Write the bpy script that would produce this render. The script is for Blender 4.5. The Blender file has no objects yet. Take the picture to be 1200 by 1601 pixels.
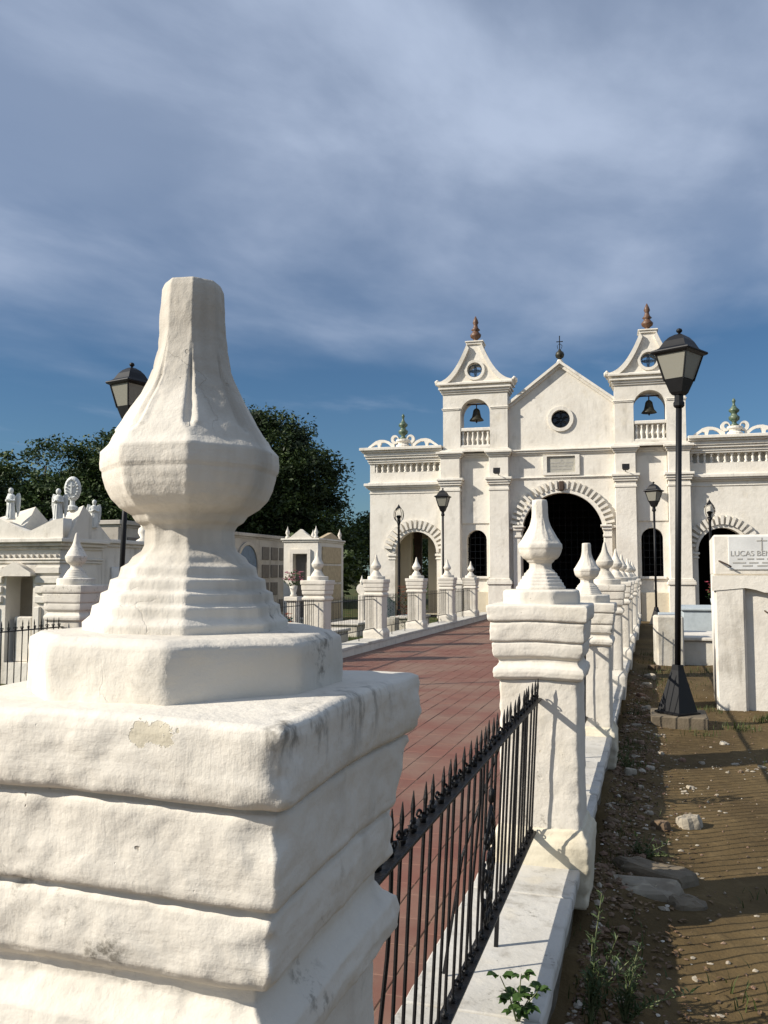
import bpy, bmesh, math, random
import numpy as np
from mathutils import Vector, Matrix, noise as mnoise

R = math.radians
random.seed(7)
rng = np.random.default_rng(7)
scene = bpy.context.scene
COL = scene.collection

# ------------------------------------------------------------------ camera
PITCH, YAW = R(4.16), R(17.28)
FPX, IW, IH = 1340.0, 1200.0, 1601.0
EYE = Vector((0, 0, 1.65))
cd = bpy.data.cameras.new("camera")
cam = bpy.data.objects.new("camera", cd)
COL.objects.link(cam)
cd.sensor_fit = 'VERTICAL'
cd.sensor_height = 36.0
cd.lens = 36.0 * FPX / IH
cd.clip_start = 0.02
cd.clip_end = 3000
cam.location = EYE
cam.rotation_euler = (R(90) + PITCH, 0, YAW)
scene.camera = cam
c_f = Vector((-math.sin(YAW) * math.cos(PITCH), math.cos(YAW) * math.cos(PITCH), math.sin(PITCH)))
c_r = Vector((math.cos(YAW), math.sin(YAW), 0))
c_u = c_r.cross(c_f)


def project(p):
    v = Vector(p) - EYE
    z = v.dot(c_f)
    if z < 0.05:
        return None
    return (600 + FPX * v.dot(c_r) / z, 800.5 - FPX * v.dot(c_u) / z, z)


# ------------------------------------------------------------------ light
SUN_AZ, SUN_EL = R(212.0), R(32.7)   # direction towards the sun, counter-clockwise from +X
sun_dir = Vector((math.cos(SUN_AZ) * math.cos(SUN_EL), math.sin(SUN_AZ) * math.cos(SUN_EL), math.sin(SUN_EL)))
world = bpy.data.worlds.new("World")
scene.world = world
world.use_nodes = True
wt = world.node_tree
wt.nodes.clear()


def N(t, typ, **kw):
    n = t.nodes.new(typ)
    for k, v in kw.items():
        if k == 'op':
            n.operation = v
        else:
            setattr(n, k, v)
    return n


def math_node(t, op, a, b=None, c=None, clamp=False):
    n = t.nodes.new('ShaderNodeMath')
    n.operation = op
    n.use_clamp = clamp
    for i, v in enumerate((a, b, c)):
        if v is None:
            continue
        if isinstance(v, (int, float)):
            n.inputs[i].default_value = v
        else:
            t.links.new(v, n.inputs[i])
    return n.outputs[0]


def smooth(t, val, lo, hi):
    n = t.nodes.new('ShaderNodeMapRange')
    n.interpolation_type = 'SMOOTHSTEP'
    n.inputs['From Min'].default_value = lo
    n.inputs['From Max'].default_value = hi
    t.links.new(val, n.inputs['Value'])
    return n.outputs['Result']


sky = N(wt, 'ShaderNodeTexSky', sky_type='NISHITA')
sky.sun_disc = False
sky.sun_elevation = SUN_EL
sky.sun_rotation = math.atan2(sun_dir.x, sun_dir.y)
sky.altitude = 100
sky.air_density = 1.0
sky.dust_density = 0.6
sky.ozone_density = 1.6
tc = N(wt, 'ShaderNodeTexCoord')
sep = N(wt, 'ShaderNodeSeparateXYZ')
wt.links.new(tc.outputs['Generated'], sep.inputs[0])
zc = math_node(wt, 'MAXIMUM', sep.outputs[2], 0.03)
px = math_node(wt, 'DIVIDE', sep.outputs[0], zc)
py = math_node(wt, 'DIVIDE', sep.outputs[1], zc)
comb = N(wt, 'ShaderNodeCombineXYZ')
wt.links.new(px, comb.inputs[0])
wt.links.new(py, comb.inputs[1])
mp = N(wt, 'ShaderNodeMapping')
mp.inputs['Rotation'].default_value = (0, 0, R(-30))
mp.inputs['Scale'].default_value = (1.0, 0.6, 1)
mp.inputs['Location'].default_value = (-2.3, 6.6, 0)
wt.links.new(comb.outputs[0], mp.inputs['Vector'])
n1 = N(wt, 'ShaderNodeTexNoise')
n1.inputs['Scale'].default_value = 1.15
n1.inputs['Detail'].default_value = 11
n1.inputs['Roughness'].default_value = 0.53
n1.inputs['Distortion'].default_value = 0.25
wt.links.new(mp.outputs[0], n1.inputs['Vector'])
n2 = N(wt, 'ShaderNodeTexNoise')
n2.inputs['Scale'].default_value = 0.8
n2.inputs['Detail'].default_value = 7
wt.links.new(mp.outputs[0], n2.inputs['Vector'])
# a bank of thin high cloud whose far edge lies beyond the church
edge = math_node(wt, 'ADD', math_node(wt, 'MULTIPLY', py, 0.93), math_node(wt, 'MULTIPLY', px, -0.18))
bank = math_node(wt, 'SUBTRACT', 1.0, smooth(wt, math_node(wt, 'ADD', edge, math_node(wt, 'MULTIPLY', math_node(wt, 'SUBTRACT', n2.outputs[0], 0.5), 4.0)), 1.7, 4.1))
wisps = smooth(wt, n1.outputs[0], 0.36, 0.70)
m1 = math_node(wt, 'MULTIPLY', bank, math_node(wt, 'ADD', math_node(wt, 'MULTIPLY', wisps, 0.58), 0.47))
low = math_node(wt, 'MULTIPLY', smooth(wt, n1.outputs[0], 0.58, 0.85), 0.35)
mask = math_node(wt, 'MAXIMUM', m1, low, clamp=True)
mask = math_node(wt, 'MULTIPLY', mask, smooth(wt, sep.outputs[2], 0.02, 0.16))
mix = N(wt, 'ShaderNodeMix', data_type='RGBA')
wt.links.new(mask, mix.inputs[0])
tint = N(wt, 'ShaderNodeMix', data_type='RGBA', blend_type='MULTIPLY')
tint.inputs[0].default_value = 1.0
wt.links.new(sky.outputs[0], tint.inputs[6])
tint.inputs[7].default_value = (0.64, 0.92, 1.16, 1)
wt.links.new(tint.outputs[2], mix.inputs[6])
mix.inputs[7].default_value = (6.9, 8.2, 10.7, 1)
bg = N(wt, 'ShaderNodeBackground')
bg.inputs['Strength'].default_value = 0.050
wt.links.new(mix.outputs[2], bg.inputs['Color'])
wo = N(wt, 'ShaderNodeOutputWorld')
wt.links.new(bg.outputs[0], wo.inputs[0])

sd = bpy.data.lights.new("sun", 'SUN')
sd.energy = 5.0
sd.angle = R(0.53)
sd.color = (1.0, 0.93, 0.82)
so = bpy.data.objects.new("sun", sd)
COL.objects.link(so)
so.rotation_euler = sun_dir.to_track_quat('Z', 'Y').to_euler()
so.location = (-20, -20, 30)

scene.view_settings.view_transform = 'Standard'
scene.view_settings.look = 'None'
scene.view_settings.gamma = 1.0
scene.view_settings.use_curve_mapping = False
scene.view_settings.exposure = 0.40
scene.cycles.use_denoising = True
scene.cycles.max_bounces = 6
scene.cycles.diffuse_bounces = 3


# ------------------------------------------------------------------ materials
def new_mat(name):
    m = bpy.data.materials.new(name)
    m.use_nodes = True
    t = m.node_tree
    b = t.nodes['Principled BSDF']
    return m, t, b


def coords(t, rand=True):
    tcn = N(t, 'ShaderNodeTexCoord')
    if not rand:
        return tcn.outputs['Object']
    oi = N(t, 'ShaderNodeObjectInfo')
    vm = N(t, 'ShaderNodeVectorMath')
    vm.operation = 'MULTIPLY_ADD'
    t.links.new(oi.outputs['Random'], vm.inputs[0])
    vm.inputs[1].default_value = (37.0, 19.0, 53.0)
    t.links.new(tcn.outputs['Object'], vm.inputs[2])
    return vm.outputs[0]


def noise_tex(t, vec, scale, detail=4, rough=0.55, dist=0.0):
    n = N(t, 'ShaderNodeTexNoise')
    n.inputs['Scale'].default_value = scale
    n.inputs['Detail'].default_value = detail
    n.inputs['Roughness'].default_value = rough
    n.inputs['Distortion'].default_value = dist
    t.links.new(vec, n.inputs['Vector'])
    return n.outputs[0]


def mixc(t, fac, a, b, blend='MIX'):
    n = N(t, 'ShaderNodeMix', data_type='RGBA', blend_type=blend)
    if isinstance(fac, (int, float)):
        n.inputs[0].default_value = fac
    else:
        t.links.new(fac, n.inputs[0])
    for i, v in ((6, a), (7, b)):
        if isinstance(v, tuple):
            n.inputs[i].default_value = (*v, 1)
        else:
            t.links.new(v, n.inputs[i])
    return n.outputs[2]


def stretch(t, vec, s):
    m_ = N(t, 'ShaderNodeMapping')
    m_.inputs['Scale'].default_value = s
    t.links.new(vec, m_.inputs['Vector'])
    return m_.outputs[0]


def bump(t, b, height, strength, dist, prev=None):
    n = N(t, 'ShaderNodeBump')
    n.inputs['Strength'].default_value = strength
    n.inputs['Distance'].default_value = dist
    t.links.new(height, n.inputs['Height'])
    if prev is not None:
        t.links.new(prev, n.inputs['Normal'])
    t.links.new(n.outputs[0], b.inputs['Normal'])
    return n.outputs[0]


def plaster(name, base, shade, fine=1.0, stain=0.35, chips=0.0, pits=0.0, streak=0.3, rand=True, mildew=0.0, brush=0.0):
    """whitewashed masonry: brushed lime, faint yellowing, grime streaks, chips and pits"""
    kf = 0.93 if name.startswith('church') else 0.87
    base, shade = tuple(c * kf for c in base), tuple(c * kf for c in shade)
    m, t, b = new_mat(name)
    v = coords(t, rand)
    big = noise_tex(t, v, 1.6 * fine, 5, 0.6)
    col = mixc(t, smooth(t, big, 0.35, 0.75), base, shade)
    # vertical grime streaks
    st = noise_tex(t, stretch(t, v, (5 * fine, 5 * fine, 0.7 * fine)), 1.0, 5, 0.62)
    blot = noise_tex(t, v, 2.3 * fine, 4, 0.6)
    sm = math_node(t, 'MULTIPLY', smooth(t, st, 0.47, 0.70), smooth(t, blot, 0.42, 0.64))
    col = mixc(t, math_node(t, 'MULTIPLY', sm, streak), col, (0.23, 0.205, 0.165))
    ye = noise_tex(t, v, 3.7 * fine, 3, 0.5)
    col = mixc(t, math_node(t, 'MULTIPLY', smooth(t, ye, 0.55, 0.78), stain), col, (0.62, 0.54, 0.39))
    h_f = noise_tex(t, v, 46 * fine, 5, 0.62)
    h_m = noise_tex(t, v, 11 * fine, 3, 0.5)
    height = math_node(t, 'ADD', math_node(t, 'MULTIPLY', h_f, 0.35), h_m)
    if brush > 0:
        br = noise_tex(t, stretch(t, v, (150 * fine, 150 * fine, 16 * fine)), 1.0, 3, 0.6)
        bh = noise_tex(t, stretch(t, v, (14 * fine, 14 * fine, 120 * fine)), 1.0, 3, 0.6)
        pick = smooth(t, noise_tex(t, v, 6 * fine, 2), 0.42, 0.58)
        height = math_node(t, 'ADD', height, math_node(t, 'MULTIPLY', math_node(t, 'ADD', math_node(t, 'MULTIPLY', br, pick), math_node(t, 'MULTIPLY', bh, math_node(t, 'SUBTRACT', 1.0, pick))), 0.10 * brush))
        cw = N(t, 'ShaderNodeTexNoise')
        cw.inputs['Scale'].default_value = 9 * fine
        cw.inputs['Detail'].default_value = 5
        t.links.new(v, cw.inputs['Vector'])
        ca = N(t, 'ShaderNodeVectorMath')
        ca.operation = 'MULTIPLY_ADD'
        t.links.new(cw.outputs['Color'], ca.inputs[0])
        ca.inputs[1].default_value = (0.16, 0.16, 0.16)
        t.links.new(v, ca.inputs[2])
        cv = N(t, 'ShaderNodeTexVoronoi', feature='DISTANCE_TO_EDGE')
        cv.inputs['Scale'].default_value = 4.0 * fine
        t.links.new(ca.outputs[0], cv.inputs['Vector'])
        crk = math_node(t, 'MULTIPLY', math_node(t, 'SUBTRACT', 1.0, smooth(t, cv.outputs['Distance'], 0.001, 0.006)), smooth(t, noise_tex(t, v, 3.3 * fine, 3), 0.56, 0.68))
        col = mixc(t, math_node(t, 'MULTIPLY', crk, 0.22 * brush), col, (0.36, 0.32, 0.26))
        height = math_node(t, 'SUBTRACT', height, math_node(t, 'MULTIPLY', crk, 0.12))
    if chips > 0:
        cn = noise_tex(t, v, 8.5 * fine, 6, 0.6, 0.3)
        cm = smooth(t, cn, 0.745 - 0.02 * chips, 0.760 - 0.02 * chips)
        col = mixc(t, math_node(t, 'MULTIPLY', cm, 0.8), col, (0.50, 0.43, 0.30))
        height = math_node(t, 'SUBTRACT', height, math_node(t, 'MULTIPLY', cm, 0.8))
    if mildew > 0:
        ml = noise_tex(t, v, 34 * fine, 6, 0.7)
        mb_ = noise_tex(t, v, 3.1 * fine, 3, 0.5, 0.6)
        mm = math_node(t, 'MULTIPLY', smooth(t, ml, 0.50, 0.66), smooth(t, mb_, 0.56, 0.68))
        col = mixc(t, math_node(t, 'MULTIPLY', mm, mildew), col, (0.10, 0.088, 0.066))
    if pits > 0:
        wv = N(t, 'ShaderNodeTexNoise')
        wv.inputs['Scale'].default_value = 70 * fine
        t.links.new(v, wv.inputs['Vector'])
        wa = N(t, 'ShaderNodeVectorMath')
        wa.operation = 'MULTIPLY_ADD'
        t.links.new(wv.outputs['Color'], wa.inputs[0])
        wa.inputs[1].default_value = (0.016, 0.016, 0.016)
        t.links.new(v, wa.inputs[2])
        vo = N(t, 'ShaderNodeTexVoronoi')
        vo.inputs['Scale'].default_value = 42 * fine
        t.links.new(wa.outputs[0], vo.inputs['Vector'])
        sz = N(t, 'ShaderNodeSeparateColor')
        t.links.new(vo.outputs['Color'], sz.inputs[0])
        rad = math_node(t, 'MULTIPLY', math_node(t, 'POWER', sz.outputs[0], 9.0), 0.17)
        pm = math_node(t, 'SUBTRACT', 1.0, smooth(t, math_node(t, 'SUBTRACT', vo.outputs['Distance'], rad), -0.03, 0.03))
        pm = math_node(t, 'MULTIPLY', pm, math_node(t, 'MULTIPLY', math_node(t, 'GREATER_THAN', sz.outputs[0], 0.86), smooth(t, noise_tex(t, v, 4.5 * fine, 2), 0.45, 0.6)))
        col = mixc(t, math_node(t, 'MULTIPLY', pm, 0.7 * pits, clamp=True), col, (0.13, 0.11, 0.08))
        height = math_node(t, 'SUBTRACT', height, math_node(t, 'MULTIPLY', pm, 0.8))
    if name == 'limewash_near':
        raw = N(t, 'ShaderNodeTexCoord').outputs['Object']
        sp3 = N(t, 'ShaderNodeSeparateXYZ')
        t.links.new(raw, sp3.inputs[0])
        X, Y, Z = sp3.outputs
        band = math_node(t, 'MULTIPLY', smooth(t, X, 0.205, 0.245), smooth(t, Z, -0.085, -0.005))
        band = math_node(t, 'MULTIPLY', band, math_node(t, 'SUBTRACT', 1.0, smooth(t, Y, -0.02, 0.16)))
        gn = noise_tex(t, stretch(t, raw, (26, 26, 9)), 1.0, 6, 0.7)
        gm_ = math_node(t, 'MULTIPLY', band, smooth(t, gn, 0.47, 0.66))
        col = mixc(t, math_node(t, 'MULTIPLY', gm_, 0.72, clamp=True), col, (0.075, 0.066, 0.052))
        wob = noise_tex(t, raw, 55, 5, 0.65)
        ex = math_node(t, 'POWER', math_node(t, 'ABSOLUTE', math_node(t, 'DIVIDE', math_node(t, 'SUBTRACT', X, 0.105), 0.030)), 2.0)
        ez = math_node(t, 'POWER', math_node(t, 'ABSOLUTE', math_node(t, 'DIVIDE', math_node(t, 'ADD', Z, 0.016), 0.014)), 2.0)
        rr2 = math_node(t, 'ADD', math_node(t, 'ADD', ex, ez), math_node(t, 'MULTIPLY', math_node(t, 'SUBTRACT', wob, 0.5), 4.5))
        pt = math_node(t, 'MULTIPLY', math_node(t, 'SUBTRACT', 1.0, smooth(t, rr2, 0.85, 1.0)), math_node(t, 'LESS_THAN', Y, -0.2))
        col = mixc(t, math_node(t, 'MULTIPLY', pt, 0.6), col, (0.42, 0.37, 0.25))
        height = math_node(t, 'SUBTRACT', height, math_node(t, 'MULTIPLY', pt, 0.5))
    t.links.new(col, b.inputs['Base Color'])
    b.inputs['Roughness'].default_value = 0.85
    b.inputs['Specular IOR Level'].default_value = 0.25
    bump(t, b, height, 0.55, 0.012 / fine)
    return m


def simple(name, base, rough=0.6, var=0.25, scale=8.0, metal=0.0, bmp=0.2, bscale=40, dark=None, spec=0.5):
    m, t, b = new_mat(name)
    v = coords(t)
    n_ = noise_tex(t, v, scale, 5, 0.6)
    d = dark or tuple(c * (1 - var) for c in base)
    t.links.new(mixc(t, smooth(t, n_, 0.3, 0.7), base, d), b.inputs['Base Color'])
    b.inputs['Roughness'].default_value = rough
    b.inputs['Metallic'].default_value = metal
    b.inputs['Specular IOR Level'].default_value = spec
    if bmp:
        bump(t, b, noise_tex(t, v, bscale, 4, 0.6), bmp, 0.01)
    return m


M = {}
M['lime'] = plaster('limewash_near', (0.76, 0.71, 0.62), (0.68, 0.63, 0.545), 1.0, 0.10, 0.8, 1.0, 0.55, mildew=0.85, brush=1.0)
M['lime_mid'] = plaster('limewash', (0.77, 0.72, 0.63), (0.69, 0.64, 0.55), 1.0, 0.30, 0.6, 0.7, 0.55, mildew=0.6, brush=0.35)
M['base_worn'] = plaster('worn_yellow_base', (0.72, 0.66, 0.52), (0.56, 0.48, 0.33), 1.3, 0.6, 1.2, 0.6, 0.5)
M['church'] = plaster('church_whitewash', (0.80, 0.755, 0.67), (0.70, 0.65, 0.565), 0.65, 0.25, 0.0, 0.0, 0.36, rand=False, mildew=0.15)
M['trim'] = plaster('church_trim', (0.80, 0.755, 0.67), (0.71, 0.66, 0.575), 0.6, 0.15, 0.0, 0.0, 0.36, mildew=0.15)
M['tomb'] = plaster('tomb_plaster', (0.78, 0.735, 0.65), (0.68, 0.63, 0.55), 0.8, 0.25, 0.0, 0.0, 0.6, mildew=0.2)
M['tomb_low'] = plaster('weathered_tomb_plaster', (0.70, 0.66, 0.57), (0.52, 0.47, 0.38), 1.1, 0.5, 1.0, 0.0, 0.8)
M['cream'] = plaster('cream_plaster', (0.74, 0.66, 0.50), (0.66, 0.57, 0.42), 0.6, 0.2, 0.0, 0.0, 0.3)
M['tan'] = simple('tan_stone', (0.48, 0.38, 0.24), 0.8)
M['niche_dark'] = simple('niche_stone', (0.16, 0.14, 0.12), 0.8)
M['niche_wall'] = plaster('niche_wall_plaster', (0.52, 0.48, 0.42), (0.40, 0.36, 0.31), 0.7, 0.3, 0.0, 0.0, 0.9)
M['marble'] = simple('marble', (0.66, 0.66, 0.64), 0.45, 0.18, 3.5, bmp=0.08)
M['kerbmarble'] = plaster('kerb_marble', (0.62, 0.595, 0.54), (0.50, 0.475, 0.42), 1.6, 0.35, 0.4, 1.2, 0.8, mildew=0.7, brush=0.4)
M['bluetomb'] = simple('pale_blue_tomb_paint', (0.42, 0.47, 0.49), 0.7, 0.15)
M['bust'] = plaster('statue_marble', (0.74, 0.75, 0.72), (0.62, 0.63, 0.60), 2.0, 0.1, 0, 0, 0.5)
M['iron'] = simple('black_iron', (0.007, 0.007, 0.008), 0.5, 0.4, 30, bmp=0.25, bscale=120, spec=0.3)
M['lampblack'] = simple('lamp_black_paint', (0.006, 0.006, 0.007), 0.5, 0.3, 12, bmp=0.05, spec=0.3)
M['rust'] = simple('rusty_iron', (0.06, 0.035, 0.022), 0.7)
M['bronze'] = simple('old_bronze', (0.045, 0.043, 0.030), 0.5, 0.4, 9, metal=0.5)
M['redceramic'] = simple('red_glazed_ceramic', (0.155, 0.075, 0.038), 0.5, 0.5, 14)
M['greenceramic'] = simple('green_glazed_ceramic', (0.03, 0.075, 0.045), 0.4, 0.55, 10, dark=(0.15, 0.18, 0.11))
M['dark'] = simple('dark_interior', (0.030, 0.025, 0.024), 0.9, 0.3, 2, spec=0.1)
M['wood'] = simple('dark_wood', (0.055, 0.028, 0.016), 0.6, 0.4, 10)
M['plaque'] = simple('grey_plaque_stone', (0.42, 0.40, 0.34), 0.7, 0.2, 6)
M['engrave'] = simple('engraved_mark', (0.40, 0.385, 0.35), 0.8, 0.2, 20, bmp=0)
M['concrete'] = simple('concrete', (0.17, 0.135, 0.09), 0.9, 0.35, 6, bmp=0.5)
M['bark'] = simple('bark', (0.07, 0.05, 0.035), 0.9, 0.4, 10, bmp=0.6, bscale=20)
M['stem'] = simple('plant_stem', (0.13, 0.15, 0.06), 0.7)
M['roof'] = simple('grey_roof', (0.20, 0.17, 0.14), 0.9)
M['window_dark'] = simple('dark_glass', (0.015, 0.02, 0.03), 0.12, 0.2, bmp=0)
M['bluegrille'] = simple('blue_grey_grille', (0.10, 0.16, 0.24), 0.6)

m, t, b = new_mat('frosted_lamp_glass')
b.inputs['Base Color'].default_value = (0.29, 0.28, 0.235, 1)
b.inputs['Roughness'].default_value = 0.35
b.inputs['Transmission Weight'].default_value = 0.25
b.inputs['Subsurface Weight'].default_value = 0.0
M['lampglass'] = m
m, t, b = new_mat('clear_globe_glass')
b.inputs['Base Color'].default_value = (0.9, 0.9, 0.88, 1)
b.inputs['Roughness'].default_value = 0.05
b.inputs['Transmission Weight'].default_value = 1.0
b.inputs['IOR'].default_value = 1.12
M['globe'] = m


def leaf_mat(name, c1, c2, trans=0.35, rough=0.55):
    m, t, b = new_mat(name)
    g = N(t, 'ShaderNodeNewGeometry')
    v = N(t, 'ShaderNodeTexCoord').outputs['Object']
    nn = noise_tex(t, v, 0.75, 4)
    f = math_node(t, 'MULTIPLY', math_node(t, 'ADD', math_node(t, 'MULTIPLY', g.outputs['Random Per Island'], 0.6), 0.4), smooth(t, nn, 0.34, 0.66), clamp=True)
    col = mixc(t, f, c1, c2)
    t.links.new(col, b.inputs['Base Color'])
    b.inputs['Roughness'].default_value = rough
    b.inputs['Specular IOR Level'].default_value = 0.3
    tr = N(t, 'ShaderNodeBsdfTranslucent')
    t.links.new(col, tr.inputs[0])
    ms = N(t, 'ShaderNodeMixShader')
    ms.inputs[0].default_value = trans
    t.links.new(b.outputs[0], ms.inputs[1])
    t.links.new(tr.outputs[0], ms.inputs[2])
    t.links.new(ms.outputs[0], t.nodes['Material Output'].inputs[0])
    return m


M['leaf_a'] = leaf_mat('tree_leaves', (0.010, 0.020, 0.007), (0.060, 0.095, 0.022), 0.15, 0.6)
M['leaf_b'] = leaf_mat('tree_leaves_bright', (0.016, 0.032, 0.010), (0.085, 0.130, 0.030), 0.15, 0.6)
M['weed'] = leaf_mat('weed_leaves', (0.045, 0.095, 0.022), (0.10, 0.16, 0.045), 0.35)
M['weed2'] = leaf_mat('ferny_weed_leaves', (0.06, 0.09, 0.035), (0.13, 0.17, 0.07), 0.35)
M['grass'] = leaf_mat('grass_blades', (0.035, 0.06, 0.015), (0.11, 0.13, 0.04), 0.3)
M['litter'] = leaf_mat('dry_leaf_litter', (0.10, 0.055, 0.03), (0.26, 0.17, 0.09), 0.1)
M['pinkflower'] = leaf_mat('pink_petals', (0.50, 0.12, 0.20), (0.72, 0.50, 0.55), 0.3)
M['redflower'] = leaf_mat('red_petals', (0.45, 0.04, 0.07), (0.65, 0.18, 0.22), 0.3)
M['orangeflower'] = leaf_mat('orange_petals', (0.35, 0.07, 0.02), (0.55, 0.24, 0.12), 0.3)
M['tealleaf'] = leaf_mat('teal_leaves', (0.02, 0.10, 0.075), (0.08, 0.20, 0.13), 0.3)

# terracotta tiles
m, t, b = new_mat('terracotta_tile')
tcn = N(t, 'ShaderNodeTexCoord')
geo = N(t, 'ShaderNodeNewGeometry')
oi = N(t, 'ShaderNodeObjectInfo')
rv = math_node(t, 'FRACT', math_node(t, 'ADD', geo.outputs['Random Per Island'], math_node(t, 'MULTIPLY', oi.outputs['Random'], 7.31)))
pos = geo.outputs['Position']
col = mixc(t, rv, (0.142, 0.052, 0.034), (0.170, 0.068, 0.045))
wr = noise_tex(t, pos, 0.9, 5, 0.6)
col = mixc(t, math_node(t, 'MULTIPLY', smooth(t, wr, 0.36, 0.66), 0.75), col, (0.195, 0.125, 0.088))
fi = noise_tex(t, pos, 18, 5, 0.65)
col = mixc(t, math_node(t, 'MULTIPLY', smooth(t, fi, 0.5, 0.8), 0.5), col, (0.105, 0.052, 0.035))
t.links.new(col, b.inputs['Base Color'])
b.inputs['Roughness'].default_value = 0.66
bump(t, b, fi, 0.25, 0.004)
M['tile'] = m
M['grout'] = simple('tile_grout', (0.185, 0.115, 0.075), 0.9, 0.35, 5, bmp=0.3)

# dirt ground with greener far field
m, t, b = new_mat('dirt_ground')
geo = N(t, 'ShaderNodeNewGeometry')
pos = geo.outputs['Position']
a1 = noise_tex(t, pos, 0.8, 6, 0.6)
a2 = noise_tex(t, pos, 7, 6, 0.65)
a3 = noise_tex(t, pos, 60, 4, 0.6)
col = mixc(t, smooth(t, a1, 0.35, 0.68), (0.118, 0.082, 0.037), (0.074, 0.050, 0.022))
col = mixc(t, math_node(t, 'MULTIPLY', smooth(t, a2, 0.5, 0.75), 0.6), col, (0.178, 0.126, 0.060))
col = mixc(t, math_node(t, 'MULTIPLY', smooth(t, a3, 0.6, 0.72), 0.5), col, (0.05, 0.034, 0.020))
sepn = N(t, 'ShaderNodeSeparateXYZ')
t.links.new(pos, sepn.inputs[0])
gm = math_node(t, 'SUBTRACT', 1.0, smooth(t, sepn.outputs[0], -7.4, -6.4))
gm = math_node(t, 'MULTIPLY', gm, smooth(t, noise_tex(t, pos, 1.4, 4), 0.3, 0.55))
col = mixc(t, gm, col, (0.045, 0.062, 0.018))
t.links.new(col, b.inputs['Base Color'])
b.inputs['Roughness'].default_value = 0.95
b.inputs['Specular IOR Level'].default_value = 0.15
bp = bump(t, b, a3, 0.5, 0.006)
bump(t, b, a2, 0.6, 0.03, bp)
M['dirt'] = m
m, t, b = new_mat('rubble_stone')
geo = N(t, 'ShaderNodeNewGeometry')
oi = N(t, 'ShaderNodeObjectInfo')
rv = math_node(t, 'FRACT', math_node(t, 'ADD', geo.outputs['Random Per Island'], math_node(t, 'MULTIPLY', oi.outputs['Random'], 7.31)))
rp = N(t, 'ShaderNodeValToRGB')
t.links.new(rv, rp.inputs[0])
e = rp.color_ramp.elements
e[0].color = (0.11, 0.075, 0.042, 1)
e[1].color = (0.70, 0.66, 0.58, 1)
for p_, c_ in ((0.50, (0.15, 0.10, 0.06, 1)), (0.72, (0.20, 0.12, 0.08, 1)), (0.86, (0.26, 0.21, 0.15, 1)), (0.95, (0.42, 0.38, 0.31, 1))):
    el = e.new(p_)
    el.color = c_
t.links.new(rp.outputs[0], b.inputs['Base Color'])
b.inputs['Roughness'].default_value = 0.9
M['rubble'] = m


M['shadeslab'] = plaster('shade_toned_slab_stone', (0.34, 0.30, 0.23), (0.22, 0.18, 0.13), 2.0, 0.5, 1.0, 0.0, 0.8, mildew=0.8)  # slab stone coloured darker to stand in for the pillar shadow over it
M['shadestone'] = plaster('shade_toned_kerb_stone', (0.20, 0.165, 0.12), (0.10, 0.082, 0.058), 2.0, 0.3, 0.6, 0.0, 0.9, mildew=0.9)  # weathered stone, its colour darkened to paint in shadow below the slab edge
M['palerubble'] = simple('pale_mortar_rubble', (0.40, 0.35, 0.27), 0.9, 0.4, 9, bmp=0.6)

# ------------------------------------------------------------------ mesh helpers
def link(o, parent=None):
    COL.objects.link(o)
    if parent is not None:
        o.parent = parent
    return o


def tag(o, label=None, cat=None, group=None, kind=None):
    if cat and not kind:
        kind = 'thing'
    if label:
        o['label'] = label
    if cat:
        o['category'] = cat
    if group:
        o['group'] = group
    if kind:
        o['kind'] = kind
    return o


def thing(name, loc, rz=0.0, label=None, cat=None, group=None):
    o = bpy.data.objects.new(name, None)
    o.empty_display_size = 0.1
    o.location = loc
    o.rotation_euler = (0, 0, rz)
    link(o)
    return tag(o, label, cat, group)


def mesh_obj(name, me, mat, parent=None, loc=(0, 0, 0), rot=(0, 0, 0)):
    o = bpy.data.objects.new(name, me)
    if mat is not None and not me.materials:
        me.materials.append(M[mat] if isinstance(mat, str) else mat)
    o.location = loc
    o.rotation_euler = rot
    return link(o, parent)


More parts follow.
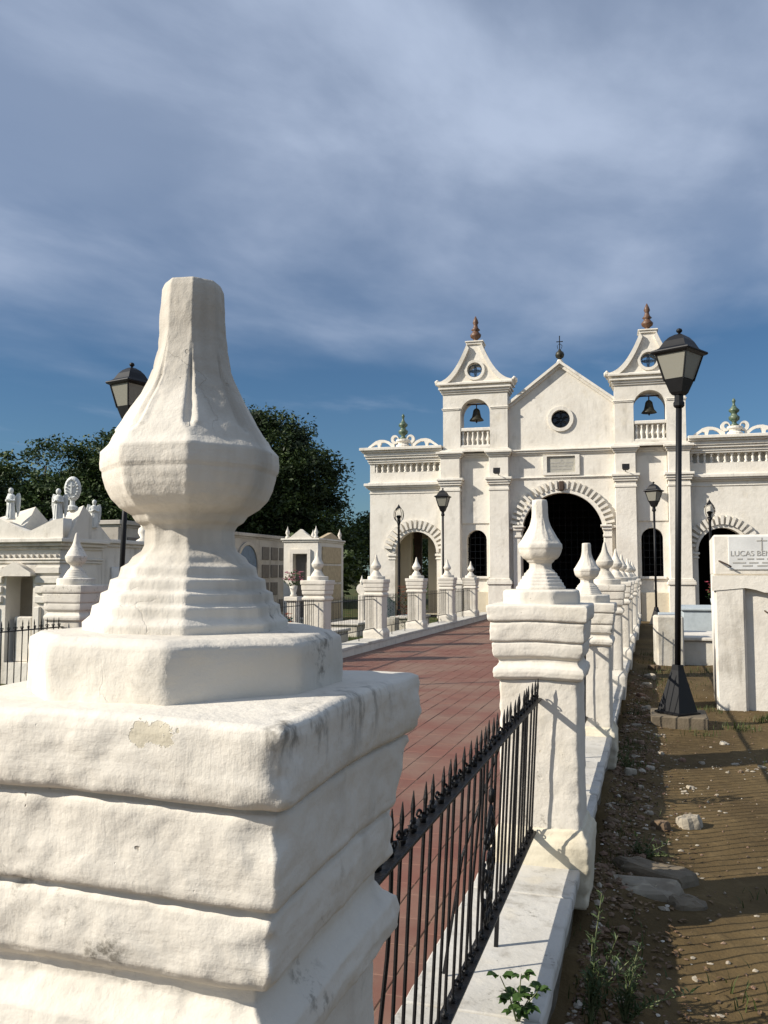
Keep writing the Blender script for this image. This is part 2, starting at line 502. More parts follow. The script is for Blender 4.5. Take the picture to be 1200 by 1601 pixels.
class MB:
    def __init__(s):
        s.v = []
        s.f = []

    def add(s, vs, fs):
        o = len(s.v)
        s.v += [tuple(p) for p in vs]
        s.f += [tuple(i + o for i in f) for f in fs]
        return s

    def box(s, x0, x1, y0, y1, z0, z1):
        return s.add([(x0, y0, z0), (x1, y0, z0), (x1, y1, z0), (x0, y1, z0), (x0, y0, z1), (x1, y0, z1), (x1, y1, z1), (x0, y1, z1)],
                     [(0, 3, 2, 1), (4, 5, 6, 7), (0, 1, 5, 4), (1, 2, 6, 5), (2, 3, 7, 6), (3, 0, 4, 7)])

    def bbox(s, x0, x1, y0, y1, z0, z1, b=0.01):
        """box with chamfered vertical and top/bottom edges"""
        prof = [(b, z0), (0, z0 + b), (0, z1 - b), (b, z1)]
        rings = []
        for d, z in prof:
            c = b
            X0, X1, Y0, Y1 = x0 + d, x1 - d, y0 + d, y1 - d
            rings.append([(X0 + c, Y0, z), (X1 - c, Y0, z), (X1, Y0 + c, z), (X1, Y1 - c, z), (X1 - c, Y1, z), (X0 + c, Y1, z), (X0, Y1 - c, z), (X0, Y0 + c, z)])
        vs = [p for r_ in rings for p in r_]
        fs = [tuple(range(7, -1, -1)), tuple(range(24, 32))]
        for i in range(3):
            for j in range(8):
                k = (j + 1) % 8
                fs.append((i * 8 + j, i * 8 + k, i * 8 + 8 + k, i * 8 + 8 + j))
        return s.add(vs, fs)

    def lathe(s, prof, n=16, cx=0, cy=0, rot=0.0, sx=1.0, sy=1.0, capb=True, capt=True):
        vs, fs = [], []
        for r_, z in prof:
            for k in range(n):
                a = rot + 2 * math.pi * k / n
                vs.append((cx + sx * r_ * math.cos(a), cy + sy * r_ * math.sin(a), z))
        for i in range(len(prof) - 1):
            for k in range(n):
                k2 = (k + 1) % n
                fs.append((i * n + k, i * n + k2, (i + 1) * n + k2, (i + 1) * n + k))
        if capb:
            fs.append(tuple(range(n - 1, -1, -1)))
        if capt:
            o = (len(prof) - 1) * n
            fs.append(tuple(range(o, o + n)))
        return s.add(vs, fs)

    def tube(s, pts, r, n=6, taper=None):
        vs, fs = [], []
        P = [Vector(p) for p in pts]
        for i, p in enumerate(P):
            d = (P[min(i + 1, len(P) - 1)] - P[max(i - 1, 0)])
            d = d.normalized() if d.length > 1e-9 else Vector((0, 0, 1))
            a = d.orthogonal().normalized() if abs(d.z) > 0.9 else d.cross(Vector((0, 0, 1))).normalized()
            bb = d.cross(a)
            rr = r if taper is None else taper[i]
            for k in range(n):
                an = 2 * math.pi * k / n
                vs.append(p + a * math.cos(an) * rr + bb * math.sin(an) * rr)
        for i in range(len(P) - 1):
            for k in range(n):
                k2 = (k + 1) % n
                fs.append((i * n + k, i * n + k2, (i + 1) * n + k2, (i + 1) * n + k))
        fs.append(tuple(range(n - 1, -1, -1)))
        fs.append(tuple(range((len(P) - 1) * n, len(P) * n)))
        return s.add(vs, fs)

    def prism_y(s, poly, y0, y1):
        """polygon in (x,z), counter-clockwise seen from -y, between y0 (front) and y1"""
        n = len(poly)
        vs = [(x, y0, z) for x, z in poly] + [(x, y1, z) for x, z in poly]
        fs = [tuple(range(n)), tuple(range(2 * n - 1, n - 1, -1))]
        for i in range(n):
            j = (i + 1) % n
            fs.append((j, i, n + i, n + j))
        return s.add(vs, fs)

    def ico(s, c, r, sc=(1, 1, 1), jit=0.0, rnd=random):
        ph = (1 + 5 ** 0.5) / 2
        base = [(-1, ph, 0), (1, ph, 0), (-1, -ph, 0), (1, -ph, 0), (0, -1, ph), (0, 1, ph), (0, -1, -ph), (0, 1, -ph), (ph, 0, -1), (ph, 0, 1), (-ph, 0, -1), (-ph, 0, 1)]
        fc = [(0, 11, 5), (0, 5, 1), (0, 1, 7), (0, 7, 10), (0, 10, 11), (1, 5, 9), (5, 11, 4), (11, 10, 2), (10, 7, 6), (7, 1, 8), (3, 9, 4), (3, 4, 2), (3, 2, 6), (3, 6, 8), (3, 8, 9), (4, 9, 5), (2, 4, 11), (6, 2, 10), (8, 6, 7), (9, 8, 1)]
        k = r / 1.902
        return s.add([(c[0] + p[0] * k * sc[0] * (1 + rnd.uniform(-jit, jit)), c[1] + p[1] * k * sc[1] * (1 + rnd.uniform(-jit, jit)), c[2] + p[2] * k * sc[2] * (1 + rnd.uniform(-jit, jit))) for p in base], fc)

    def mesh(s, name, smooth_=False):
        me = bpy.data.meshes.new(name)
        me.from_pydata(s.v, [], s.f)
        me.update()
        if smooth_:
            me.polygons.foreach_set('use_smooth', [True] * len(me.polygons))
        return me

    def build(s, name, mat, parent=None, loc=(0, 0, 0), rot=(0, 0, 0), smooth_=False):
        return mesh_obj(name, s.mesh(name, smooth_), mat, parent, loc, rot)


def arc(cx, cz, r, a0, a1, n):
    return [(cx + r * math.cos(a0 + (a1 - a0) * i / n), cz + r * math.sin(a0 + (a1 - a0) * i / n)) for i in range(n + 1)]


def arch_loop(cx, hw, z0, spring, n=24):
    """closed outline of a round-headed opening"""
    return [(cx - hw, z0), (cx + hw, z0)] + arc(cx, spring, hw, 0, math.pi, n)


def plate(name, outer, holes, y0, y1, mat, parent=None):
    """flat wall in the xz plane with holes, extruded from y0 (front) to y1"""
    cu = bpy.data.curves.new(name, 'CURVE')
    cu.dimensions = '2D'
    cu.fill_mode = 'BOTH'
    cu.extrude = abs(y1 - y0) / 2
    for lp in [outer] + holes:
        sp = cu.splines.new('POLY')
        sp.points.add(len(lp) - 1)
        for i, (x, z) in enumerate(lp):
            sp.points[i].co = (x, z, 0, 1)
        sp.use_cyclic_u = True
    ob = bpy.data.objects.new(name, cu)
    COL.objects.link(ob)
    dg = bpy.context.evaluated_depsgraph_get()
    me = bpy.data.meshes.new_from_object(ob.evaluated_get(dg))
    me.name = name
    bpy.data.objects.remove(ob)
    bpy.data.curves.remove(cu)
    me.transform(Matrix.Translation((0, (y0 + y1) / 2, 0)) @ Matrix.Rotation(R(90), 4, 'X'))
    me.materials.clear()
    return mesh_obj(name, me, mat, parent)


def copy_obj(o, parent=None, loc=None, rot=None):
    c = o.copy()
    COL.objects.link(c)
    c.parent = parent
    if loc is not None:
        c.location = loc
    if rot is not None:
        c.rotation_euler = rot
    return c


def copy_tree(root, loc=None, rz=None, label=None, group=None):
    r_ = copy_obj(root, None, loc)
    if rz is not None:
        r_.rotation_euler = (0, 0, rz)
    if label:
        r_['label'] = label
    if group:
        r_['group'] = group
    for ch in list(root.children):
        c = copy_obj(ch, r_)
        for g in list(ch.children):
            copy_obj(g, c)
    return r_


def nz(p, s):
    return mnoise.noise((p[0] * s, p[1] * s, p[2] * s))


ORD = ['first', 'second', 'third', 'fourth', 'fifth', 'sixth', 'seventh', 'eighth', 'ninth', 'tenth']

# ------------------------------------------------------------------ ground sheet
PATH_X0, PATH_X1 = -5.88, -0.83      # tiled path between the kerbs
ROW_R, ROW_L = -0.59, -6.11
SP = 3.65
RY = [1.06 + SP * i for i in range(9)]
LY = [4.45 + SP * i for i in range(8)]
DIRT = -0.15


def axis(parts):
    out = []
    for a, b_, s_ in parts:
        n = max(1, int(round((b_ - a) / s_)))
        out += [a + (b_ - a) * i / n for i in range(n)]
    out.append(parts[-1][1])
    return out


gx = axis([(-900, -100, 100), (-100, -20, 10), (-20, -0.5, 1.5), (-0.5, 3.2, 0.045), (3.2, 12, 0.8), (12, 100, 10), (100, 900, 100)])
gy = axis([(-300, -20, 40), (-20, 1.5, 2.0), (1.5, 9.0, 0.06), (9, 20, 0.18), (20, 60, 2.0), (60, 200, 20), (200, 1500, 130)])
gv = []
for y in gy:
    for x in gx:
        z = DIRT
        if -0.5 <= x <= 3.3 and 1.4 < y < 20.5:
            z += 0.022 * nz((x, y, 0), 1.1) + 0.007 * nz((x, y, 3), 4.2) + 0.005 * nz((x, y, 7), 13)
            d = x + 0.37
            z += (0.055 * math.exp(-((d - 0.22) / 0.22) ** 2) + 0.10 * math.exp(-(max(0.0, d) / 0.10) ** 2)) * (0.6 + nz((x, y, 11), 2.2))
        gv.append((x, y, z))
nx = len(gx)
gf = [(j * nx + i, j * nx + i + 1, (j + 1) * nx + i + 1, (j + 1) * nx + i) for j in range(len(gy) - 1) for i in range(nx - 1)]
me = bpy.data.meshes.new('ground')
me.from_pydata(gv, [], gf)
me.polygons.foreach_set('use_smooth', [True] * len(me.polygons))
tag(mesh_obj('ground', me, 'dirt'), 'bare brown dirt ground of the cemetery beside the path', kind='structure')

# ------------------------------------------------------------------ tiled path
path = thing('path', (0, 0, 0))
tag(path, 'wide red terracotta tiled path leading to the church', kind='structure')
MB().box(PATH_X0, PATH_X1, -3.0, 34.4, -0.145, -0.0045).build('grout_bed', 'grout', path)
TS = 0.2
tl = MB().bbox(-TS / 2 + 0.003, TS / 2 - 0.003, -TS * .75 + 0.0025, TS * .75 - 0.0025, -0.02, 0.0, 0.003).mesh('tile')
cells = []
ix = 0
x = PATH_X1 - TS / 2 - 0.01
while x > PATH_X0 + TS / 2:
    y = -1.0 + (0.15 if ix % 2 else 0)
    while y < 34.1:
        cells.append((x, y))
        y += TS * 1.5
    x -= TS
    ix += 1
near, rest = [], []
for c in cells:
    p = project((c[0], c[1], 0))
    if p and 500 < p[0] < 900 and 960 < p[1] < 1680:
        near.append((p[2], c))
    else:
        rest.append(c)
near.sort()
for d, c in near[:300]:
    mesh_obj('tile', tl, 'tile', path, (c[0], c[1], random.uniform(-0.0022, 0.0016)), (R(random.uniform(-.35, .35)), R(random.uniform(-.35, .35)), R(random.uniform(-.5, .5))))
fb = MB()
for c in [q[1] for q in near[300:]] + rest:
    z = random.uniform(-0.002, 0.0016)
    hx, hy = TS / 2 - 0.003, TS * .75 - 0.0025
    fb.add([(c[0] - hx, c[1] - hy, z), (c[0] + hx, c[1] - hy, z), (c[0] + hx, c[1] + hy, z), (c[0] - hx, c[1] + hy, z),
            (c[0] - hx, c[1] - hy, z - .02), (c[0] + hx, c[1] - hy, z - .02), (c[0] + hx, c[1] + hy, z - .02), (c[0] - hx, c[1] + hy, z - .02)],
           [(0, 1, 2, 3), (0, 4, 5, 1), (1, 5, 6, 2), (2, 6, 7, 3), (3, 7, 4, 0)])
tag(fb.build('tile_field', 'tile', path), kind='stuff')


# ------------------------------------------------------------------ kerbs
def kerb(name, x0, x1, label):
    k = thing(name, (0, 0, 0))
    tag(k, label, kind='structure')
    xm = (x0 + x1) / 2
    inner, outer = ('lime_mid', 'shadestone') if x0 > -3 else ('shadestone', 'lime_mid')  # side away from the path gets the stone with shade in its colour
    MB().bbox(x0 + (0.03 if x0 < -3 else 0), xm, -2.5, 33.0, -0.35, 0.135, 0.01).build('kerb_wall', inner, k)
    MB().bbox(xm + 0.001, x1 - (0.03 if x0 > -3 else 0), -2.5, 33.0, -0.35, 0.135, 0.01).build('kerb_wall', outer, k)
    y = -1.0
    i = 0
    while y < 32.6:
        L = random.uniform(0.85, 1.25)
        dz = random.uniform(-0.006, 0.006)
        e_ = 0.014
        s_ = MB()
        # slab with slightly broken edges
        nseg = 10
        ring = []
        for j in range(nseg + 1):
            ring.append((x1 + e_ + 0.006 * nz((y + j, x1, 1), 3.1) + (random.uniform(-0.012, 0.0) if j in (0, nseg) else 0), y + 0.006 + (L - 0.012) * j / nseg))
        for j in range(nseg, -1, -1):
            ring.append((x0 - e_ - 0.006 * nz((y + j, x0, 5), 3.1), y + 0.006 + (L - 0.012) * j / nseg))
        n = len(ring)
        cx, cy = (x0 + x1) / 2, y + L / 2
        lev = [(1.0, 0.137), (1.0, 0.178), (0.985, 0.186), (0.965, 0.19)]
        vs = []
        for f_, z in lev:
            vs += [(cx + (a - cx) * f_, cy + (b_ - cy) * (1 - (1 - f_) * .4), z + dz + 0.003 * nz((a, b_, z), 6)) for a, b_ in ring]
        fs = [tuple(range(n - 1, -1, -1))]
        for q in range(len(lev) - 1):
            for j in range(n):
                j2 = (j + 1) % n
                fs.append((q * n + j, q * n + j2, (q + 1) * n + j2, (q + 1) * n + j))
        fs.append(tuple(range((len(lev) - 1) * n, len(lev) * n)))
        s_.add(vs, fs)
        s_.build('kerb_slab', 'kerbmarble', k)
        y += L
        i += 1
    return k


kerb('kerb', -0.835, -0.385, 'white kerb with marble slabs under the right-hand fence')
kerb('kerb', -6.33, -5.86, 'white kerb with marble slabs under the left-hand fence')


# ------------------------------------------------------------------ balustrade pillars
def sq_path(n_side, c_seg):
    """unit description of a rounded square: list of (kind, a, b) used with hw and corner radius"""
    out = []
    for s_ in range(4):
        a = R(90 * s_)
        for i in range(n_side):
            out.append((s_, 'l', -1 + 2 * i / n_side))
        for i in range(c_seg):
            out.append((s_, 'c', i / c_seg))
    return out


def sq_point(d, hw, c):
    s_, k, u = d
    c = min(c, hw * 0.98)
    if k == 'l':
        p = (hw, u * (hw - c))
    else:
        an = R(90) * u
        p = (hw - c + c * math.cos(an), hw - c + c * math.sin(an))
    a = R(90 * s_)
    return (p[0] * math.cos(a) - p[1] * math.sin(a), p[0] * math.sin(a) + p[1] * math.cos(a))


def dens(prof, step):
    out = [prof[0]]
    for (r0, z0), (r1, z1) in zip(prof, prof[1:]):
        L = math.hypot(r1 - r0, z1 - z0)
        n = max(1, int(math.ceil(L / step)))
        for i in range(1, n + 1):
            out.append((r0 + (r1 - r0) * i / n, z0 + (z1 - z0) * i / n))
    return out


def rough_disp(p, amp, seed):
    x_, y_, z_ = p[0] + seed * 3.7, p[1] + seed * 1.3, p[2] + seed * 5.1
    d = amp * (0.9 * mnoise.noise((x_ * 5.5, y_ * 5.5, z_ * 7)) + 0.45 * mnoise.noise((x_ * 17, y_ * 17, z_ * 20)) + 0.26 * mnoise.noise((x_ * 44, y_ * 44, z_ * 44)) + 0.12 * mnoise.noise((x_ * 95, y_ * 95, z_ * 95)))
    w = amp * 1.5 * mnoise.noise((x_ * 3.6, y_ * 3.6, z_ * 1.0 + 9))
    return d, w


def sq_solid(prof, n_side, c_seg, corner, amp, seed, step):
    pr = dens(prof, step)
    path_ = sq_path(n_side, c_seg)
    n = len(path_)
    vs, fs = [], []
    for hw, z in pr:
        for d in path_:
            x_, y_ = sq_point(d, hw, corner)
            if amp:
                dd, w = rough_disp((x_, y_, z), amp, seed)
                L = math.hypot(x_, y_) + 1e-9
                f_ = min(1.0, hw / 0.06)
                wc = 1.0 if d[1] == 'c' else max(0.0, (abs(d[2]) - 0.72) / 0.28) ** 2
                if wc > 0:
                    e_ = (max(0.0, mnoise.noise((x_ * 14 + seed, y_ * 14, z * 22))) * 2.4 + max(0.0, mnoise.noise((x_ * 40 + seed, y_ * 40, z * 55))) * 1.1) * amp * f_ * wc
                    dd -= e_
                vs.append((x_ + x_ / L * dd * f_, y_ + y_ / L * dd * f_, z + w))
            else:
                vs.append((x_, y_, z))
    for i in range(len(pr) - 1):
        for k in range(n):
            k2 = (k + 1) % n
            fs.append((i * n + k, i * n + k2, (i + 1) * n + k2, (i + 1) * n + k))
    fs.append(tuple(range(n - 1, -1, -1)))
    fs.append(tuple(range((len(pr) - 1) * n, len(pr) * n)))
    b_ = MB()
    b_.add(vs, fs)
    return b_


def oct_solid(prof, n, amp, seed, step, soft=0.25, groove=None, rot=0.0, zround=None):
    """octagonal turned solid; prof gives mean radius; grooves run up the arrises"""
    pr = dens(prof, step)
    vs, fs = [], []
    for r_, z in pr:
        for k in range(n):
            a = 2 * math.pi * k / n
            t_ = ((a + R(22.5)) % R(45)) - R(22.5)          # 0 at face centre
            o8 = math.cos(R(15)) / math.cos(t_)              # octagon about unit radius
            rr = r_ * (soft + (1 - soft) * o8)
            if groove:
                z0, z1, dep = groove
                if z0 < z < z1:
                    u = (z - z0) / (z1 - z0)
                    wdt = R(5.0) * (1 - u) ** 0.5 * min(1, u * 14)
                    da = abs(abs(t_) - R(22.5))
                    sgn = ((a % R(45)) - R(22.5))
                    if wdt > 1e-4 and abs(sgn) < wdt:
                        rr -= dep * (1 - (abs(sgn) / wdt) ** 2) * min(1, (1 - u) * 2.5)
                    elif wdt > 1e-4 and abs(sgn) < wdt * 1.9 and sgn > 0:
                        rr += dep * 0.35 * (1 - u)
            x_, y_ = rr * math.cos(a + rot), rr * math.sin(a + rot)
            if amp:
                dd, w = rough_disp((x_, y_, z), amp, seed)
                f_ = min(1.0, r_ / 0.03)
                vs.append((x_ + math.cos(a + rot) * dd * f_, y_ + math.sin(a + rot) * dd * f_, z + w * 0.35))
            else:
                vs.append((x_, y_, z))
    for i in range(len(pr) - 1):
        for k in range(n):
            k2 = (k + 1) % n
            fs.append((i * n + k, i * n + k2, (i + 1) * n + k2, (i + 1) * n + k))
    fs.append(tuple(range(n - 1, -1, -1)))
    fs.append(tuple(range((len(pr) - 1) * n, len(pr) * n)))
    b_ = MB()
    b_.add(vs, fs)
    return b_


# profiles, z measured from the top of the cap slab (bottom to top)
CAP_P = [(0.192, -0.392), (0.216, -0.388), (0.231, -0.374), (0.236, -0.350), (0.231, -0.328), (0.215, -0.316), (0.206, -0.300), (0.208, -0.284),
         (0.222, -0.274), (0.229, -0.265), (0.232, -0.246), (0.233, -0.222), (0.231, -0.202), (0.226, -0.197), (0.226, -0.193),
         (0.237, -0.189), (0.241, -0.181), (0.243, -0.150), (0.245, -0.102), (0.243, -0.094), (0.237, -0.091), (0.237, -0.088),
         (0.251, -0.085), (0.256, -0.078), (0.259, -0.060), (0.259, -0.014), (0.256, -0.004), (0.248, 0.0), (0.10, 0.003), (0.004, 0.003)]
SHAFT_P = [(0.205, -1.165), (0.205, -0.385)]
BASE_P = [(0.235, -1.50), (0.248, -1.345), (0.250, -1.24), (0.250, -1.20), (0.244, -1.19), (0.240, -1.175), (0.228, -1.16), (0.216, -1.13), (0.20, -1.125)]
PLINTH_P = [(0.205, -0.02), (0.205, 0.055), (0.203, 0.068), (0.190, 0.076), (0.10, 0.079), (0.004, 0.079)]
FIN_P = [(0.139, 0.068), (0.140, 0.088), (0.130, 0.097), (0.128, 0.110), (0.119, 0.114), (0.117, 0.127), (0.108, 0.131), (0.106, 0.145), (0.096, 0.149), (0.093, 0.162),
         (0.083, 0.168), (0.078, 0.176), (0.067, 0.184), (0.063, 0.192), (0.062, 0.212), (0.066, 0.219), (0.074, 0.224), (0.080, 0.233), (0.097, 0.243), (0.108, 0.255), (0.116, 0.270),
         (0.1205, 0.286), (0.1212, 0.2925), (0.1238, 0.2955), (0.1248, 0.304), (0.1238, 0.320), (0.1135, 0.331), (0.105, 0.347), (0.094, 0.364), (0.083, 0.383), (0.071, 0.402), (0.061, 0.422), (0.054, 0.443),
         (0.0490, 0.466), (0.0465, 0.490), (0.0465, 0.505), (0.0455, 0.530), (0.0435, 0.553), (0.040, 0.562), (0.02, 0.565), (0.002, 0.565)]
FIN_POINT = FIN_P[:-9] + [(0.050, 0.440), (0.040, 0.470), (0.032, 0.505), (0.022, 0.545), (0.012, 0.575), (0.002, 0.580)]


def make_pillar(q, seed, blunt=True, frot=0.0):
    """q: 0 close, 1 middle, 2 far"""
    ns, cs, st, amp, fn_, fst = [(60, 8, 0.0055, 0.0078, 144, 0.0040), (22, 4, 0.014, 0.006, 64, 0.009), (6, 2, 0.06, 0.0, 24, 0.03)][q]
    cst = [0.0045, 0.008, 0.012][q]
    mat = 'lime' if q == 0 else 'lime_mid'
    root = thing('pillar', (0, 0, 0))
    cap = sq_solid(CAP_P, ns, cs, 0.006, amp, seed, cst).build('cap', mat, root, smooth_=True)
    sq_solid(SHAFT_P, ns, cs, 0.02, amp * 0.8, seed + 1, max(st, .02)).build('shaft', mat, root, smooth_=True)
    sq_solid(BASE_P, ns, cs, 0.02, amp * 1.3, seed + 2, max(st, .012)).build('base', 'base_worn' if q < 2 else 'lime_mid', root, smooth_=True)
    oct_solid(PLINTH_P, fn_, amp * 0.9, seed + 3, max(fst, .006), soft=0.08).build('plinth', mat, root, smooth_=True)
    fin = oct_solid(FIN_P if blunt else FIN_POINT, fn_, amp * 0.45, seed + 4, fst, soft=0.08, groove=(0.342, 0.475, 0.0085), rot=frot).build('finial', mat, root, smooth_=True)
    fin.scale = (0.955, 0.955, 1.0)
    fin.location = (-0.004, 0, 0)
    return root


def smooth_by_angle(o, ang=35):
    me = o.data
    me.polygons.foreach_set('use_smooth', [True] * len(me.polygons))
    md = o.modifiers.new('smooth', 'EDGE_SPLIT')
    md.split_angle = R(ang)


CAPZ = 1.498
G_P = 'white pillars along the fences'
p = make_pillar(0, 1.0, True, R(6))
p.location = (ROW_R - 0.02, RY[0], CAPZ)
tag(p, 'large whitewashed pillar with blunt octagonal finial filling the lower left foreground', 'pillar', G_P)
p = make_pillar(1, 2.0, True, R(2))
p.location = (ROW_R + 0.02, RY[1], CAPZ - 0.005)
tag(p, 'second whitewashed pillar right of the path, blunt finial, at end of nearest fence', 'pillar', G_P)
p3 = make_pillar(1, 3.0, True, R(-3))
p3.location = (ROW_R + 0.01, RY[2], CAPZ - 0.115)
tag(p3, 'lower third pillar right of the path with small blunt finial', 'pillar', G_P)
far_p = None
for i in range(3, 9):
    if far_p is None:
        far_p = make_pillar(2, 5.0, False)
        for c in far_p.children:
            smooth_by_angle(c, 32)
        o = far_p
    else:
        o = copy_tree(far_p)
    o.location = (ROW_R + random.uniform(-.02, .02), RY[i], CAPZ + random.uniform(-.015, .03))
    tag(o, 'white pillar with pointed finial, %s in the row right of the path' % ORD[i], 'pillar', G_P)
for i in range(1, 8):
    o = copy_tree(far_p)
    o.location = (ROW_L + random.uniform(-.02, .02), LY[i], CAPZ + 0.045 + random.uniform(-.012, .012))
    tag(o, 'white pillar with pointed finial, %s in the row left of the path' % ORD[i - 1], 'pillar', G_P)


# ------------------------------------------------------------------ iron fences
def bar_mesh(bend=0.0):
    b_ = MB()
    z0, z1 = 0.342, 1.122
    pts, tp = [], []
    for i in range(9):
        u = i / 8
        z = z0 + (1.065 - z0) * u
        pts.append((bend * math.sin(math.pi * u), bend * 0.6 * math.sin(2 * math.pi * u), z))
        tp.append(0.0054)
    pts += [(0, 0, 1.072), (0, 0, 1.082), (0, 0, z1)]
    tp += [0.0062, 0.0068, 0.0012]
    b_.tube(pts, 0.0062, 6, tp)
    return b_.mesh('bar')


def scroll_mesh():
    """cast leaf collar: a pair of curled leaves round the foot of a spike"""
    b_ = MB()
    for s_ in (-1, 1):
        pts, tp = [], []
        for i in range(9):
            a = i / 8 * R(300)
            rr = 0.011 - 0.0007 * i
            pts.append((0.003 * s_, s_ * (0.013 - rr * math.cos(a)), 1.030 + 0.012 + rr * math.sin(a)))
            tp.append(0.0045 - 0.0003 * i)
        b_.tube(pts, 0.005, 5, tp)
    b_.ico((0, 0, 1.030), 0.012, (1.0, 0.9, 1.2))
    for k in range(5):
        a = 1.26 * k + 0.4
        d = Vector((math.cos(a) * 0.7, math.sin(a), 1.1)).normalized()
        c = Vector((0, 0, 1.022))
        s3 = d.cross(Vector((0, 0, 1))).normalized() * 0.009
        L = 0.026 if k % 2 else 0.020
        tip = c + d * L + Vector((d.x, d.y, -0.4)) * 0.008
        b_.add([c, c + d * L * .55 + s3, tip, c + d * L * .55 - s3, c + d * L * .5 + Vector((0, 0, .005))], [(0, 1, 4), (1, 2, 4), (2, 3, 4), (3, 0, 4), (0, 3, 2, 1)])
    return b_.mesh('leaf_collar', True)


BAR, BAR2, COLLAR = bar_mesh(), bar_mesh(0.012), scroll_mesh()


def medallion(parent, ym):
    """openwork cast oval of scrolls and leaves fixed over the middle bars"""
    b_ = MB()
    for s_ in (-1, 1):
        for (cy, cz, r0, turns) in ((0.060, 0.69, 0.040, 1.6), (0.075, 0.56, 0.050, 1.7), (0.050, 0.44, 0.036, 1.5)):
            pts, tp = [], []
            for i in range(26):
                a = R(90) + i / 25 * turns * 2 * math.pi
                rr = r0 * (1 - 0.75 * i / 25)
                pts.append((0.0, ym + s_ * (cy - rr * math.cos(a)), cz + rr * math.sin(a)))
                tp.append(0.0065 - 0.003 * i / 25)
            b_.tube(pts, 0.006, 5, tp)
        pts = [(0, ym + s_ * 0.115 * math.sin(math.pi * u / 14) ** 0.8, 0.36 + 0.44 * u / 14) for u in range(15)]
        b_.tube(pts, 0.007, 5)
        for k in range(7):
            z = 0.40 + 0.055 * k
            b_.ico((0.004, ym + s_ * (0.03 + 0.03 * math.sin(k * 1.7) ** 2), z), 0.022, (0.35, 0.9, 1.2), 0.2)
    for k in range(6):
        b_.ico((0.004, ym, 0.40 + 0.07 * k), 0.024, (0.4, 0.8, 1.3), 0.15)
    b_.ico((0, ym, 0.835), 0.022, (0.6, 0.7, 1.7))
    b_.build('medallion', 'iron', parent, smooth_=True)


def fence(x, y0, y1, label, zoff=0.0, orn=True, back=True):
    f = thing('iron_fence', (x, y0, zoff), 0, label, 'fence', 'black spiked iron fence panels')
    L = y1 - y0
    MB().bbox(-0.022, 0.022, 0, L, 1.008, 1.019, 0.002).build('top_rail', 'iron', f)
    MB().bbox(-0.022, 0.022, 0, L, 0.340, 0.351, 0.002).build('bottom_rail', 'iron', f)
    n = int(round(L / 0.096))
    for i in range(n):
        yb = (i + 0.5) * L / n
        bent = orn and i in (6, 17)
        o = mesh_obj('bar', BAR2 if bent else BAR, 'iron', f, (0, yb, random.uniform(-0.003, 0.003)), (R(random.uniform(-.35, .35)), R(random.uniform(-.35, .35)), random.uniform(0, 3) if bent else 0))
        if orn:
            mesh_obj('leaf_collar', COLLAR, 'iron', f, (0, yb, 0), (0, 0, R(random.uniform(-25, 25))))
            mesh_obj('leaf_collar', COLLAR, 'iron', f, (0, yb, -0.672), (0, 0, R(random.uniform(-25, 25))))
    for yb in (L * 0.32, L * 0.68):
        MB().bbox(-0.008, 0.008, yb - 0.008, yb + 0.008, 0.165 - zoff, 0.342, 0.001).build('support_leg', 'iron', f)
    if orn:
        medallion(f, L * 0.60)
        MB().tube([(0.0, L * 0.64, 0.99), (-0.10, L * 0.60, 0.60), (-0.14, L * 0.585, 0.19)], 0.006, 5).build('stay', 'iron', f)
    return f


for i in range(8):
    y0, y1 = RY[i] + 0.207, RY[i + 1] - 0.207
    fo_ = fence(ROW_R - (0.036 if i == 0 else 0.02), y0, y1, 'black spiked iron fence between %s and %s pillars right of the path' % (ORD[i], ORD[i + 1]), 0.0 if i != 2 else -0.02, i < 3)
    fo_.rotation_euler = (0, R(3.0 if i == 0 else 1.2), 0)
for i in range(7):
    y0, y1 = LY[i] + 0.207, LY[i + 1] - 0.207
    if i == 0:
        lab = 'black spiked iron fence panel at the left edge of the picture'
    else:
        lab = 'black spiked iron fence between %s and %s pillars left of the path' % (ORD[i - 1], ORD[i])
    fence(ROW_L, y0, y1, lab, 0.07, i < 2)


